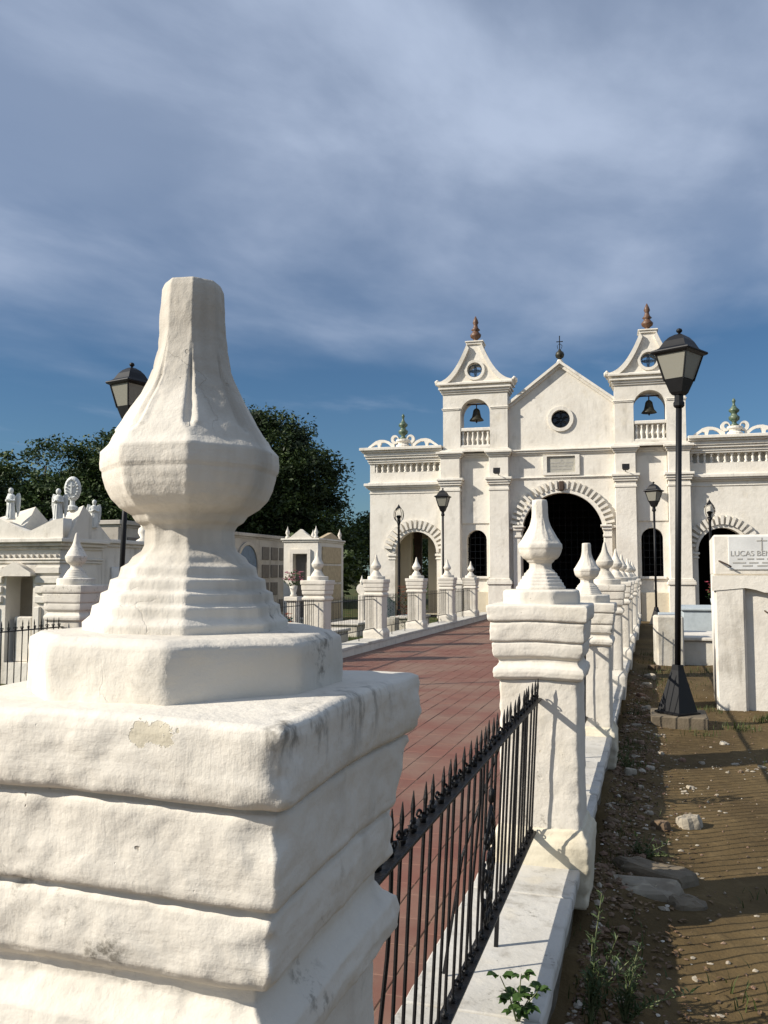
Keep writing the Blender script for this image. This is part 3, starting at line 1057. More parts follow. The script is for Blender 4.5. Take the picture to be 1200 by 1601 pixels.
# ------------------------------------------------------------------ street lamps
def make_lamp():
    root = thing('street_lamp', (0, 0, 0))
    s2 = math.sqrt(2)
    MB().lathe([(0.185 * s2, 0.0), (0.185 * s2, 0.02), (0.16 * s2, 0.03), (0.052 * s2, 0.50), (0.045 * s2, 0.56)], 4, rot=R(45 - 42)).build('base', 'lampblack', root)
    MB().lathe([(0.036, 0.5), (0.036, 3.66)], 12).build('pole', 'lampblack', root, smooth_=True)
    MB().lathe([(0.05, 3.60), (0.065, 3.62), (0.065, 3.66), (0.052, 3.68), (0.052, 3.75), (0.07, 3.77)], 12).build('collar', 'lampblack', root)
    hr = R(-31)
    HS = 0.80
    MB().lathe([(0.075 * s2 * HS, 3.75), (0.10 * s2 * HS, 3.78), (0.158 * s2 * HS, 3.925), (0.163 * s2 * HS, 3.935), (0.150 * s2 * HS, 3.94)], 4, rot=R(45) + hr).build('cup', 'lampblack', root)
    for k in range(4):
        a = hr + R(90) * k
        b0, b1 = 0.152 * HS, 0.246 * HS
        pts = [(-b0, -b0, 3.935), (b0, -b0, 3.935), (b1, -b1, 4.235), (-b1, -b1, 4.235)]
        pts2 = [(x_ * 0.97, y_ + 0.008, z_) for x_, y_, z_ in pts]
        o = MB().add(pts + pts2, [(0, 1, 2, 3), (7, 6, 5, 4), (1, 0, 4, 5), (2, 1, 5, 6), (3, 2, 6, 7), (0, 3, 7, 4)]).build('pane', 'lampglass', root, rot=(0, 0, a))
        MB().tube([(-0.157 * HS, -0.157 * HS, 3.92), (-0.253 * HS, -0.253 * HS, 4.245)], 0.011, 4).build('corner_bar', 'lampblack', root, rot=(0, 0, a))
    MB().lathe([(0.250 * s2 * HS, 4.225), (0.30 * s2 * HS, 4.245), (0.31 * s2 * HS, 4.262), (0.305 * s2 * HS, 4.275), (0.245 * s2 * HS, 4.297), (0.215 * s2 * HS, 4.315), (0.195 * s2 * HS, 4.345), (0.16 * s2 * HS, 4.40), (0.11 * s2 * HS, 4.45), (0.05 * s2 * HS, 4.483), (0.022, 4.49)], 4, rot=R(45) + hr).build('roof', 'lampblack', root)
    MB().lathe([(0.012, 4.48), (0.014, 4.50), (0.032, 4.515), (0.038, 4.53), (0.030, 4.55), (0.004, 4.562)], 10).build('ball_finial', 'lampblack', root, smooth_=True)
    return root


lamp0 = make_lamp()
tag(lamp0, 'tall black lamp post beside the dirt strip at the right', 'street lamp', 'black street lamps')
lamp0.location = (0.262, 10.93, 0.0)
lamp0.rotation_euler = (0, R(1.6), 0)
lamp0.scale = (1, 1, 1.022)
copy_tree(lamp0, (-7.08, 10.32, -0.02), R(12), 'black lamp post behind the large finial at the left').rotation_euler = (0, R(1.6), R(12))
copy_tree(lamp0, (-6.90, 29.1, 0.0), R(28), 'small distant black lamp post in front of the church left tower')
copy_tree(lamp0, (0.13, 29.3, 0.02), R(5), 'small distant black lamp post in front of the church right tower')
MB().bbox(0.255 - 0.30, 0.255 + 0.34, 10.66, 11.30, -0.22, -0.002, 0.015).build('lamp_plinth', 'concrete')
tag(bpy.data.objects['lamp_plinth'], 'low concrete block under the tall lamp post at the right', 'plinth')

G_GL = 'globe lamps before the church'


def globe_lamp(loc, label):
    r_ = thing('globe_lamp', loc, 0, label, 'street lamp', G_GL)
    MB().lathe([(0.09, 0), (0.09, .25), (0.05, .35), (0.042, 3.35), (0.055, 3.42), (0.085, 3.50), (0.03, 3.52)], 10).build('pole', 'lampblack', r_, smooth_=True)
    MB().lathe([(0.085, 3.50), (0.16, 3.58), (0.19, 3.72), (0.175, 3.88), (0.10, 3.98), (0.03, 4.0)], 16).build('globe', 'globe', r_, smooth_=True)
    for k in range(4):
        a = R(45 + 90 * k)
        MB().tube([(0.085 * math.cos(a), 0.085 * math.sin(a), 3.5), (0.195 * math.cos(a), 0.195 * math.sin(a), 3.64), (0.195 * math.cos(a), 0.195 * math.sin(a), 3.80), (0.1 * math.cos(a), 0.1 * math.sin(a), 3.99)], 0.010, 5).build('frame_rib', 'rust', r_)
    MB().lathe([(0.05, 3.51), (0.05, 3.62), (0.09, 3.70), (0.03, 3.74)], 10).build('lamp_holder', 'lampblack', r_)
    MB().lathe([(0.11, 3.975), (0.07, 4.02), (0.02, 4.10), (0.004, 4.14)], 10).build('cap', 'lampblack', r_)
    return r_


globe_lamp((-8.68, 29.7, 0.05), 'thin dark post with small glass globe before the left wing arch')
globe_lamp((1.93, 30.9, 0.05), 'thin dark post with small glass globe before the right wing arch')

# ------------------------------------------------------------------ church
CH = thing('church', (-3.36, 34.74, 0.0), R(2.88), 'white colonial church with two bell towers and round arched entrance', 'church')


def both(fn_):
    for s_ in (-1, 1):
        fn_(s_)


def cbox(name, x0, x1, y0, y1, z0, z1, mat='trim', b=0.012, parent=None):
    if x0 > x1:
        x0, x1 = x1, x0
    return MB().bbox(x0, x1, y0, y1, z0, z1, b).build(name, mat, parent or CH)


def moulding(name, x0, x1, y_front, z0, steps, y_back=0.3, mat='trim', parent=None):
    """stepped string course: steps = [(height, projection)], stacked upward; runs x0..x1 with returned ends"""
    if x0 > x1:
        x0, x1 = x1, x0
    b_ = MB()
    z = z0
    for h, pr in steps:
        b_.bbox(x0 - pr, x1 + pr, y_front - pr, y_back, z, z + h, min(0.012, h * .3))
        z += h
    return b_.build(name, mat, parent or CH)


# main wall with portal and two side windows
AR, ASP = 1.60, 3.33
plate('facade_wall', [(-4.80, -0.3), (-AR, -0.3)] + [(-AR, ASP)] + arc(0, ASP, AR, math.pi, 0, 36)[1:] + [(AR, -0.3), (4.80, -0.3), (4.80, 6.62), (-4.80, 6.62)],
      [arch_loop(s_ * 3.43, 0.41, 1.57, 3.05, 16) for s_ in (-1, 1)], 0.0, 0.55, 'church', CH)
# gable
plate('gable_wall', [(-2.12, 6.60), (2.12, 6.60), (2.12, 8.40), (0, 10.02), (-2.12, 8.40)], [arc(0, 7.9, 0.38, 0, 2 * math.pi, 28)[:-1]], 0.06, 0.5, 'church', CH)


def rake(s_):
    x0, z0, x1, z1 = s_ * 2.16, 8.36, 0, 10.02
    d = Vector((x1 - x0, 0, z1 - z0)).normalized()
    nrm = Vector((-d.z, 0, d.x)) * (1 if s_ < 0 else -1)
    for k, (th, off, pr) in enumerate(((0.10, 0.0, 0.10), (0.10, 0.10, 0.20))):
        a = Vector((x0, 0, z0)) + nrm * off
        b0 = Vector((x1, 0, z1 + off / d.x * (1 if s_ < 0 else -1) * 1.0))
        b0 = Vector((0, 0, z1 + off / abs(d.x)))
        b1 = Vector((0, 0, z1 + (off + th) / abs(d.x)))
        a1 = Vector((x0, 0, z0)) + nrm * (off + th)
        poly = [(a.x, a.z), (b0.x, b0.z), (b1.x, b1.z), (a1.x, a1.z)]
        if s_ > 0:
            poly = poly[::-1]
        MB().prism_y(poly, 0.06 - pr, 0.55).build('raking_cornice', 'trim', CH)


both(rake)
MB().lathe([(0.14, 10.17), (0.14, 10.28), (0.10, 10.30), (0.10, 10.36)], 12, cy=0.2).build('apex_pedestal', 'trim', CH)
MB().lathe([(0.05, 10.34), (0.06, 10.40), (0.15, 10.46), (0.185, 10.56), (0.15, 10.67), (0.06, 10.74), (0.045, 10.80)], 14, cy=0.2).build('apex_ball', 'bronze', CH, smooth_=True)
cr = MB().box(-0.018, 0.018, 0.18, 0.22, 10.78, 11.33)
cr.box(-0.10, 0.10, 0.182, 0.218, 11.10, 11.13)
for dx, dz in ((-0.11, 11.115), (0.11, 11.115), (0, 11.34)):
    cr.ico((dx, 0.2, dz), 0.026)
cr.tube([(-0.07, .2, 10.82), (-0.10, .2, 10.95), (-0.02, .2, 11.02)], 0.012, 5)
cr.tube([(0.07, .2, 10.82), (0.10, .2, 10.95), (0.02, .2, 11.02)], 0.012, 5)
cr.build('cross', 'iron', CH)


# round window with ring and dark lattice
def ring_mesh(b_, cx, cz, r0, r1, y0, y1, n=28):
    vs, fs = [], []
    for k in range(n):
        a = 2 * math.pi * k / n
        for r_, y_ in ((r0, y0), (r1, y0), (r1, y1), (r0, y1)):
            vs.append((cx + r_ * math.cos(a), y_, cz + r_ * math.sin(a)))
    for k in range(n):
        k2 = (k + 1) % n
        for j in range(4):
            j2 = (j + 1) % 4
            fs.append((k * 4 + j, k * 4 + j2, k2 * 4 + j2, k2 * 4 + j))
    return b_.add(vs, fs)


rw = ring_mesh(MB(), 0, 7.9, 0.37, 0.51, -0.02, 0.2).build('round_window', 'trim', CH, smooth_=False)
g = MB()
for k in range(6):
    ring_mesh(g, 0.2 * math.cos(R(60 * k)), 7.9 + 0.2 * math.sin(R(60 * k)), 0.12, 0.145, 0.20, 0.24, 12)
g.build('lattice', 'iron', rw)
MB().lathe([(0.39, 0), (0.39, 0.02)], 24).build('pane', 'window_dark', rw, loc=(0, 0.32, 7.9), rot=(R(90), 0, 0))

# portal: archivolt, voussoirs, jamb columns
vo = ring_mesh
ab = MB()
n = 40
vs, fs = [], []
for i in range(n + 1):
    a = math.pi * i / n
    for r_, y_ in ((AR - 0.02, -0.10), (AR + 0.13, -0.10), (AR + 0.13, 0.05), (AR - 0.02, 0.3)):
        vs.append((r_ * math.cos(a), y_, ASP + r_ * math.sin(a)))
for i in range(n):
    for j in range(4):
        j2 = (j + 1) % 4
        fs.append((i * 4 + j, (i + 1) * 4 + j, (i + 1) * 4 + j2, i * 4 + j2))
fs += [(0, 1, 2, 3), (n * 4 + 3, n * 4 + 2, n * 4 + 1, n * 4)]
ab.add(vs, fs).build('archivolt', 'trim', CH)


def voussoirs(cx, cz, r0, r1, count, w0, w1, a0=R(2), a1=R(178), y=-0.11):
    b_ = MB().add([(-w0 / 2, y, r0), (w0 / 2, y, r0), (w1 / 2, y, r1), (-w1 / 2, y, r1), (-w0 / 2, 0.02, r0), (w0 / 2, 0.02, r0), (w1 / 2, 0.02, r1), (-w1 / 2, 0.02, r1)],
                  [(0, 1, 2, 3), (7, 6, 5, 4), (1, 0, 4, 5), (2, 1, 5, 6), (3, 2, 6, 7), (0, 3, 7, 4)])
    me_ = b_.mesh('voussoir')
    for k in range(count):
        a = a0 + (a1 - a0) * (k + 0.5) / count
        mesh_obj('voussoir', me_, 'trim', CH, (cx, 0, cz), (0, R(90) - a, 0))


voussoirs(0, ASP, AR + 0.125, AR + 0.47, 27, 0.088, 0.11, y=-0.16)
vs, fs = [], []
# corbel at the crown
MB().bbox(-0.10, 0.10, -0.24, 0.0, 4.98, 5.36, 0.03).build('keystone', 'rust', CH)
for s_ in (-1, 1):
    cbox('jamb_column', s_ * 1.93, s_ * 1.63, -0.16, 0.5, -0.3, 3.12)
    b_ = MB()
    for z0, z1, e_ in ((3.12, 3.22, 0.05), (3.22, 3.40, 0.02), (3.40, 3.52, 0.08), (3.52, 3.60, 0.14)):
        xa, xb = s_ * 1.63 - s_ * e_, s_ * 1.93
        b_.bbox(min(xa, xb), max(xa, xb) + 0, -0.16 - e_, 0.5, z0, z1, 0.012)
    b_.build('impost', 'trim', CH)


# pilasters
def pilaster(x0, x1, s_, pr):
    a, b0 = sorted((s_ * x0, s_ * x1))
    cbox('pilaster', a, b0, -pr, 0.1, -0.3, 6.6, 'trim')
    moulding('pilaster_cap', a, b0, -pr, 5.04, [(0.10, 0.03), (0.14, 0.0015), (0.09, 0.06), (0.10, 0.10), (0.10, 0.15)], 0.1)
    moulding('pilaster_cornice', a, b0, -pr, 6.42, [(0.07, 0.05), (0.08, 0.10), (0.09, 0.16)], 0.1)
    moulding('pilaster_base', a, b0, -pr, -0.3, [(1.55, 0.07), (0.12, 0.12), (0.06, 0.09), (0.06, 0.04)], 0.1)


for s_ in (-1, 1):
    pilaster(4.86, 4.06, s_, 0.34)
    pilaster(2.86, 2.08, s_, 0.34)
    a, b0 = sorted((s_ * 4.06, s_ * 2.86))
    # window bay: sill wall, strings
    moulding('string_course', a + .17, b0 - .17, 0.0, 6.46, [(0.08, 0.06), (0.08, 0.13)], 0.1)
    cbox('bay_panel', a + 0.02, b0 - 0.02, -0.05, 0.02, 3.72, 6.30)
    cbox('window_sill', s_ * 3.43 - 0.50, s_ * 3.43 + 0.50, -0.10, 0.1, 1.47, 1.57)
    g = MB()
    for k in range(4):
        xx = s_ * 3.43 - 0.41 + 0.82 * (k + 0.5) / 4
        g.box(xx - 0.012, xx + 0.012, 0.28, 0.31, 1.57, 3.35)
    for k in range(6):
        zz = 1.75 + 0.28 * k
        g.box(s_ * 3.43 - 0.41, s_ * 3.43 + 0.41, 0.285, 0.305, zz - .012, zz + .012)
    g.build('window_grille', 'iron', CH)
moulding('string_course', -1.92, 1.92, 0.0, 6.46, [(0.08, 0.05), (0.08, 0.12), (0.06, 0.17)], 0.1)
moulding('string_course', -1.92, 1.92, 0.0, 5.46, [(0.05, 0.03), (0.05, 0.07)], 0.1)
# plaque in a frame
fr = plate('plaque_frame', [(-0.72, 5.62), (0.72, 5.62), (0.72, 6.43), (-0.72, 6.43)], [[(-0.56, 5.72), (0.55, 5.72), (0.55, 6.38), (-0.56, 6.38)]], -0.09, 0.02, 'trim', CH)
pq = MB().box(-0.56, 0.55, -0.015, 0.02, 5.72, 6.38).build('plaque', 'plaque', CH)
mk = MB()
for z, x0, x1 in ((6.12, -0.45, -0.05), (6.12, 0.0, 0.12), (6.12, 0.2, 0.45), (5.99, -0.42, -0.18), (5.99, -0.1, 0.2), (5.99, 0.28, 0.44), (5.86, -0.40, -0.02), (5.86, 0.06, 0.40)):
    mk.box(x0, x1, -0.021, -0.014, z - 0.022, z + 0.022)
mk.prism_y([(0, 6.17), (0.05, 6.23), (0, 6.31), (-0.05, 6.23)], -0.021, -0.014)
tag(mk.build('inscription', 'engrave', pq), kind='stuff')


# bell towers
def tower(s_):
    cx = s_ * 3.43
    OH, OZ0, OSP = 0.61, 6.86, 8.24
    loop = [(-1.33, 6.64), (1.33, 6.64), (1.33, 9.12), (-1.33, 9.12)]
    plate('tower_wall', [(cx + x_, z_) for x_, z_ in loop], [arch_loop(cx, OH, OZ0, OSP, 20)], -0.22, 0.75, 'church', CH)
    # impost band left and right of the opening
    for q in (-1, 1):
        moulding('impost_band', cx + q * 1.33, cx + q * 0.66, -0.22, 8.40, [(0.05, 0.03), (0.04, 0.05)], 0.74)
    moulding('tower_base_cornice', cx - 1.33, cx + 1.33, -0.22, 6.64, [(0.08, 0.13), (0.05, 0.07)], 0.7)
    # balustrade in the opening
    MB().bbox(cx - OH - .01, cx + OH + .01, -0.20, 0.05, 7.52, 7.66, 0.02).build('balustrade_rail', 'trim', CH)
    MB().bbox(cx - OH - .01, cx + OH + .01, -0.20, 0.05, 6.82, 6.94, 0.02).build('balustrade_foot', 'trim', CH)
    MB().box(cx - OH - .01, cx + OH + .01, 0.02, 0.06, 6.93, 7.53).build('balustrade_back', 'church', CH)
    for k in range(6):
        bx = cx - OH + 2 * OH * (k + 0.5) / 6
        mesh_obj('baluster', BALU, 'trim', CH, (bx, -0.10, 6.93))
    # upper cornice
    moulding('tower_cornice', cx - 1.33, cx + 1.33, -0.22, 9.08, [(0.08, 0.05), (0.10, 0.10), (0.07, 0.17), (0.10, 0.10), (0.09, 0.22)], 0.8)
    # concave crowning gable
    def curve(off):
        pts = []
        for i in range(17):
            u = i / 16
            x_ = 1.62 - 1.31 * u ** 0.82
            z_ = 9.58 + 1.54 * u ** 1.75
            pts.append((x_ - off * 0.55, z_ - off))
        return pts
    rc = curve(0.0)
    poly = [(cx + x_, z_) for x_, z_ in [(-1.62, 9.52), (1.62, 9.52)]] + [(cx + x_, z_) for x_, z_ in rc] + [(cx - x_, z_) for x_, z_ in rc[::-1]]
    plate('crown_gable', poly, [arc(cx, 10.05, 0.31, 0, 2 * math.pi, 24)[:-1]], -0.20, 0.62, 'church', CH)
    # raised coping along the curve
    inner = curve(0.17)
    for q in (-1, 1):
        ring = [(cx + q * x_, z_) for x_, z_ in rc] + [(cx + q * x_, max(z_, 9.535)) for x_, z_ in inner[::-1]]
        if q < 0:
            ring = ring[::-1]
        plate('coping', ring, [], -0.36, 0.70, 'trim', CH)
        MB().ico((cx + q * 1.60, 0.15, 9.63), 0.13, (1, 4.0, 1)).build('eave_knob', 'trim', CH, smooth_=True)
    moulding('gable_sill', cx - 1.50, cx + 1.50, -0.22, 9.52, [(0.06, 0.05)], 0.7)
    tw = ring_mesh(MB(), cx, 10.05, 0.31, 0.42, -0.27, -0.10, 24).build('tower_window', 'trim', CH)
    g = MB()
    for k in range(4):
        ring_mesh(g, cx + 0.14 * math.cos(R(45 + 90 * k)), 10.05 + 0.14 * math.sin(R(45 + 90 * k)), 0.13, 0.165, 0.0, 0.05, 12)
    g.box(cx - .31, cx + .31, 0.01, 0.04, 10.035, 10.065).box(cx - .015, cx + .015, 0.012, 0.038, 9.75, 10.35)
    g.build('tracery', 'bluegrille', tw)
    moulding('gable_cap', cx - 0.22, cx + 0.22, -0.14, 11.02, [(0.10, 0.05), (0.09, 0.12), (0.06, 0.16)], 0.50)
    MB().lathe([(0.09, 11.27), (0.17, 11.32), (0.09, 11.38), (0.10, 11.44), (0.21, 11.52), (0.235, 11.62), (0.15, 11.72), (0.11, 11.78), (0.19, 11.83), (0.11, 11.92), (0.08, 12.05), (0.125, 12.14), (0.09, 12.26), (0.015, 12.42)], 12, cx=cx, cy=0.18).build('finial', 'redceramic', CH, smooth_=True)


BALU = MB().lathe([(0.055, 0.0), (0.055, 0.05), (0.035, 0.08), (0.06, 0.20), (0.07, 0.27), (0.035, 0.40), (0.03, 0.47), (0.055, 0.53), (0.055, 0.60)], 10).mesh('baluster', True)
both(tower)

# wings
WB = MB().lathe([(0.065, 0.0), (0.07, 0.05), (0.035, 0.08), (0.055, 0.16), (0.06, 0.20), (0.03, 0.29), (0.065, 0.32), (0.07, 0.38)], 8).mesh('baluster', True)


def wing(s_):
    a, b0 = sorted((s_ * 7.95, s_ * 4.80))
    ax = s_ * 5.98
    H, S_ = 0.885, 2.55
    plate('wing_wall', [(a, -0.3), (ax - H, -0.3), (ax - H, S_)] + arc(ax, S_, H, math.pi, 0, 24)[1:] + [(ax + H, -0.3), (b0, -0.3), (b0, 5.93), (a, 5.93)], [], 0.0, 0.5, 'church', CH)
    cbox('parapet_recess', a + 0.08, b0 - .002, 0.30, 0.48, 5.92, 6.32, 'church')
    cbox('parapet_end', a, a + 0.22, 0.0, 0.49, 5.93, 6.31) if s_ < 0 else cbox('parapet_end', b0 - 0.22, b0, 0.0, 0.49, 5.93, 6.31)
    n_ = 12
    for k in range(n_):
        mesh_obj('baluster', WB, 'trim', CH, (s_ * (7.66 - 2.72 * k / (n_ - 1)), 0.065, 5.925))
    e0, e1 = (a, b0 - 0.01) if s_ < 0 else (a + 0.01, b0)
    b_ = MB()
    z = 6.305
    for h, pr in ((0.08, 0.05), (0.12, 0.09), (0.10, 0.16), (0.16, 0.21), (0.08, 0.30), (0.12, 0.38)):
        b_.bbox(e0 - (pr if s_ < 0 else 0), e1 + (pr if s_ > 0 else 0), -pr, 0.7, z, z + h, 0.012)
        z += h
    b_.build('wing_cornice', 'trim', CH)
    b_ = MB()
    z = 5.03
    for h, pr in ((0.05, 0.03), (0.14, 0.0015), (0.06, 0.08), (0.07, 0.16), (0.12, 0.22), (0.05, 0.06)):
        b_.bbox(e0 - (pr if s_ < 0 else 0), e1 + (pr if s_ > 0 else 0), -pr, 0.3, z, z + h, 0.012)
        z += h
    b_.build('string_course', 'trim', CH)
    ring = []
    nn = 26
    vs, fs = [], []
    for i in range(nn + 1):
        an = math.pi * i / nn
        for r_, y_ in ((H - 0.01, -0.06), (H + 0.10, -0.06), (H + 0.10, 0.05), (H - 0.01, 0.3)):
            vs.append((ax + r_ * math.cos(an), y_, S_ + r_ * math.sin(an)))
    for i in range(nn):
        for j in range(4):
            j2 = (j + 1) % 4
            fs.append((i * 4 + j, (i + 1) * 4 + j, (i + 1) * 4 + j2, i * 4 + j2))
    MB().add(vs, fs).build('archivolt', 'trim', CH)
    voussoirs(ax, S_, H + 0.115, H + 0.47, 17, 0.09, 0.125, R(6), R(174), -0.15)
    for q in (-1, 1):
        x0, x1 = sorted((ax + q * (H - 0.04), ax + q * (H + 0.30)))
        moulding('impost', x0 + .03, x1 - .03, 0.0, 2.26, [(0.06, 0.03), (0.08, 0.0015), (0.10, 0.05)], 0.4)
    # cresting with scrolls and glazed finial
    cx = s_ * 6.53 if s_ < 0 else 6.55
    z0 = 6.965
    for q in (-1, 1):
        outer = [(0.36, 0.0), (0.36, 0.20), (0.50, 0.26), (0.62, 0.36), (0.80, 0.43), (1.0, 0.44), (1.18, 0.38), (1.34, 0.24), (1.50, 0.10), (1.56, 0.0)]
        h1 = [(0.50, 0.07), (0.64, 0.22), (0.78, 0.30), (0.92, 0.30), (0.96, 0.18), (0.98, 0.07)]
        h2 = [(1.08, 0.07), (1.10, 0.20), (1.18, 0.22), (1.30, 0.13), (1.38, 0.07)]
        f_ = lambda L: [(cx + q * x_, z0 + z_ * 0.85) for x_, z_ in (L if q < 0 else L[::-1])]
        plate('cresting', f_(outer), [f_(h1), f_(h2)], 0.0, 0.16, 'trim', CH)
        plate('scroll', [(cx + q * (0.34 + 0.17 * math.cos(R(15 * k))), z0 + 0.36 + 0.19 * math.sin(R(15 * k))) for k in range(24)],
              [[(cx + q * (0.30 + 0.09 * math.cos(R(20 * k))), z0 + 0.37 + 0.10 * math.sin(R(20 * k))) for k in range(18)]], -0.02, 0.18, 'trim', CH)
    MB().lathe([(0.30, 0.0), (0.30, 0.10), (0.22, 0.16), (0.24, 0.22), (0.30, 0.27), (0.30, 0.34), (0.2, 0.37)], 16, cx=cx, cy=0.1).build('finial_pedestal', 'trim', CH, loc=(0, 0, z0), smooth_=False)
    MB().lathe([(0.16, 0.36), (0.19, 0.40), (0.09, 0.47), (0.08, 0.53), (0.19, 0.62), (0.21, 0.72), (0.12, 0.80), (0.10, 0.86), (0.19, 0.94), (0.20, 1.0), (0.10, 1.10), (0.05, 1.20), (0.045, 1.28), (0.075, 1.34), (0.05, 1.41), (0.01, 1.46)], 10, cx=cx, cy=0.1).build('glazed_finial', 'greenceramic', CH, loc=(0, 0, z0), smooth_=True)


both(wing)
# body of the building behind the front: nave and side rooms
b_ = MB()
for x0, x1 in ((-4.75, -4.45), (4.45, 4.75)):
    b_.box(x0, x1, 0.5, 16.0, -0.3, 6.3)
b_.box(-4.75, 4.75, 16.0, 16.3, -0.3, 6.3)
b_.build('nave_wall', 'church', CH)
MB().add([(-4.9, 0.5, 6.3), (0, 0.5, 9.4), (4.9, 0.5, 6.3), (-4.9, 16.5, 6.3), (0, 16.5, 9.4), (4.9, 16.5, 6.3)], [(0, 1, 4, 3), (1, 2, 5, 4), (3, 4, 5), (0, 3, 5, 2)]).build('roof', 'roof', CH)
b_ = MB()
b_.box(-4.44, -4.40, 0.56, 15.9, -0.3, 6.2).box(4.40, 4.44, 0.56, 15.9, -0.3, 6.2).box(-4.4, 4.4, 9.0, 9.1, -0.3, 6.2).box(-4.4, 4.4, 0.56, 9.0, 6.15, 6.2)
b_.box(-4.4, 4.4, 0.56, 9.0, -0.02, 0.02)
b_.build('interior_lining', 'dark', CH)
b_ = MB()
for k in range(13):
    xx = -1.5 + 3.0 * k / 12
    b_.box(xx - 0.008, xx + 0.008, 2.98, 3.0, 0.02, ASP + math.sqrt(max(0.0, AR ** 2 - xx ** 2)))
for k in range(15):
    zz = 0.25 + 0.32 * k
    hw = AR if zz < ASP else math.sqrt(max(0.0, AR ** 2 - (zz - ASP) ** 2))
    b_.box(-hw, hw, 2.984, 2.996, zz - 0.008, zz + 0.008)
b_.build('portal_grille', 'iron', CH)
# side rooms
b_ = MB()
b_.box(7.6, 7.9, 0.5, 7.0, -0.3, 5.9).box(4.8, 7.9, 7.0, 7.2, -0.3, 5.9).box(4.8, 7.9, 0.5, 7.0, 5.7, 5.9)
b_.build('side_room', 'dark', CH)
b_ = MB()
b_.box(-7.9, -7.6, 0.5, 4.0, -0.3, 5.9).box(-7.9, -4.8, 0.5, 4.0, 5.7, 5.9).box(-7.6, -4.8, 0.5, 4.0, -0.03, 0.02).box(-7.9, -5.7, 3.7, 3.9, 3.3, 5.7)
b_.build('porch_wall', 'cream', CH)
for x0, x1, y0 in ((-7.02, -6.55, 1.6), (-5.80, -5.28, 1.7)):
    cbox('porch_pier', x0, x1, y0, y0 + 0.5, 0.0, 5.6, 'cream')
MB().box(-6.58, -6.22, 2.4, 2.48, 0, 3.9).build('porch_door', 'wood', CH)
MB().box(-5.30, -4.82, 2.2, 2.3, 0, 3.9).build('porch_screen', 'wood', CH)
# low wall with step before the side bays
for s_ in (-1, 1):
    a, b0 = sorted((s_ * 4.0, s_ * 2.95))
    cbox('bay_plinth', a, b0, -0.28, 0.0, -0.3, 0.95, 'cream')


def to_world(lx, ly, lz):
    a = R(2.88)
    return (-3.36 + lx * math.cos(a) - ly * math.sin(a), 34.74 + lx * math.sin(a) + ly * math.cos(a), lz)


for s_, lab in ((-1, 'dark bronze bell hanging in the left bell tower'), (1, 'dark bronze bell hanging in the right bell tower')):
    o = thing('bell', to_world(s_ * 3.43, 0.25, 8.02), R(2.88), lab, 'bell', 'church bells')
    MB().lathe([(0.30, 0.0), (0.28, 0.04), (0.20, 0.14), (0.16, 0.30), (0.14, 0.42), (0.09, 0.49), (0.03, 0.52)], 16).build('bell_body', 'bronze', o, smooth_=True)
    MB().lathe([(0.018, -0.10), (0.035, -0.06), (0.015, 0.0), (0.012, 0.3)], 8).build('clapper', 'iron', o)
    MB().box(-0.62, 0.62, -0.03, 0.03, 0.66, 0.71).tube([(0, 0, 0.5), (0, 0, 0.68)], 0.025, 6).build('yoke', 'wood', o)
for s_, lab in ((-1, 'small black floodlight on bracket left of the church portal'), (1, 'small black floodlight on bracket right of the church portal')):
    o = thing('floodlight', to_world(s_ * 2.47, -0.34, 5.62), R(2.88), lab, 'floodlight', 'floodlights on the church front')
    MB().tube([(0, 0.0, 0.04), (0, -0.35, 0.09), (0, -0.52, 0.10)], 0.018, 5).build('bracket', 'iron', o)
    MB().add([(-0.14, -0.68, 0.06), (0.14, -0.68, 0.06), (0.14, -0.62, 0.26), (-0.14, -0.62, 0.26), (-0.09, -0.50, 0.02), (0.09, -0.50, 0.02), (0.09, -0.48, 0.20), (-0.09, -0.48, 0.20)],
             [(0, 1, 2, 3), (7, 6, 5, 4), (1, 0, 4, 5), (2, 1, 5, 6), (3, 2, 6, 7), (0, 3, 7, 4)]).build('housing', 'iron', o)


# ------------------------------------------------------------------ left cemetery
def remeshed(b_, name, mat, parent, vox, loc=(0, 0, 0), rot=(0, 0, 0)):
    o = b_.build(name, mat, parent, loc, rot, smooth_=True)
    md = o.modifiers.new('skin', 'REMESH')
    md.mode = 'VOXEL'
    md.voxel_size = vox
    md.use_smooth_shade = True
    return o


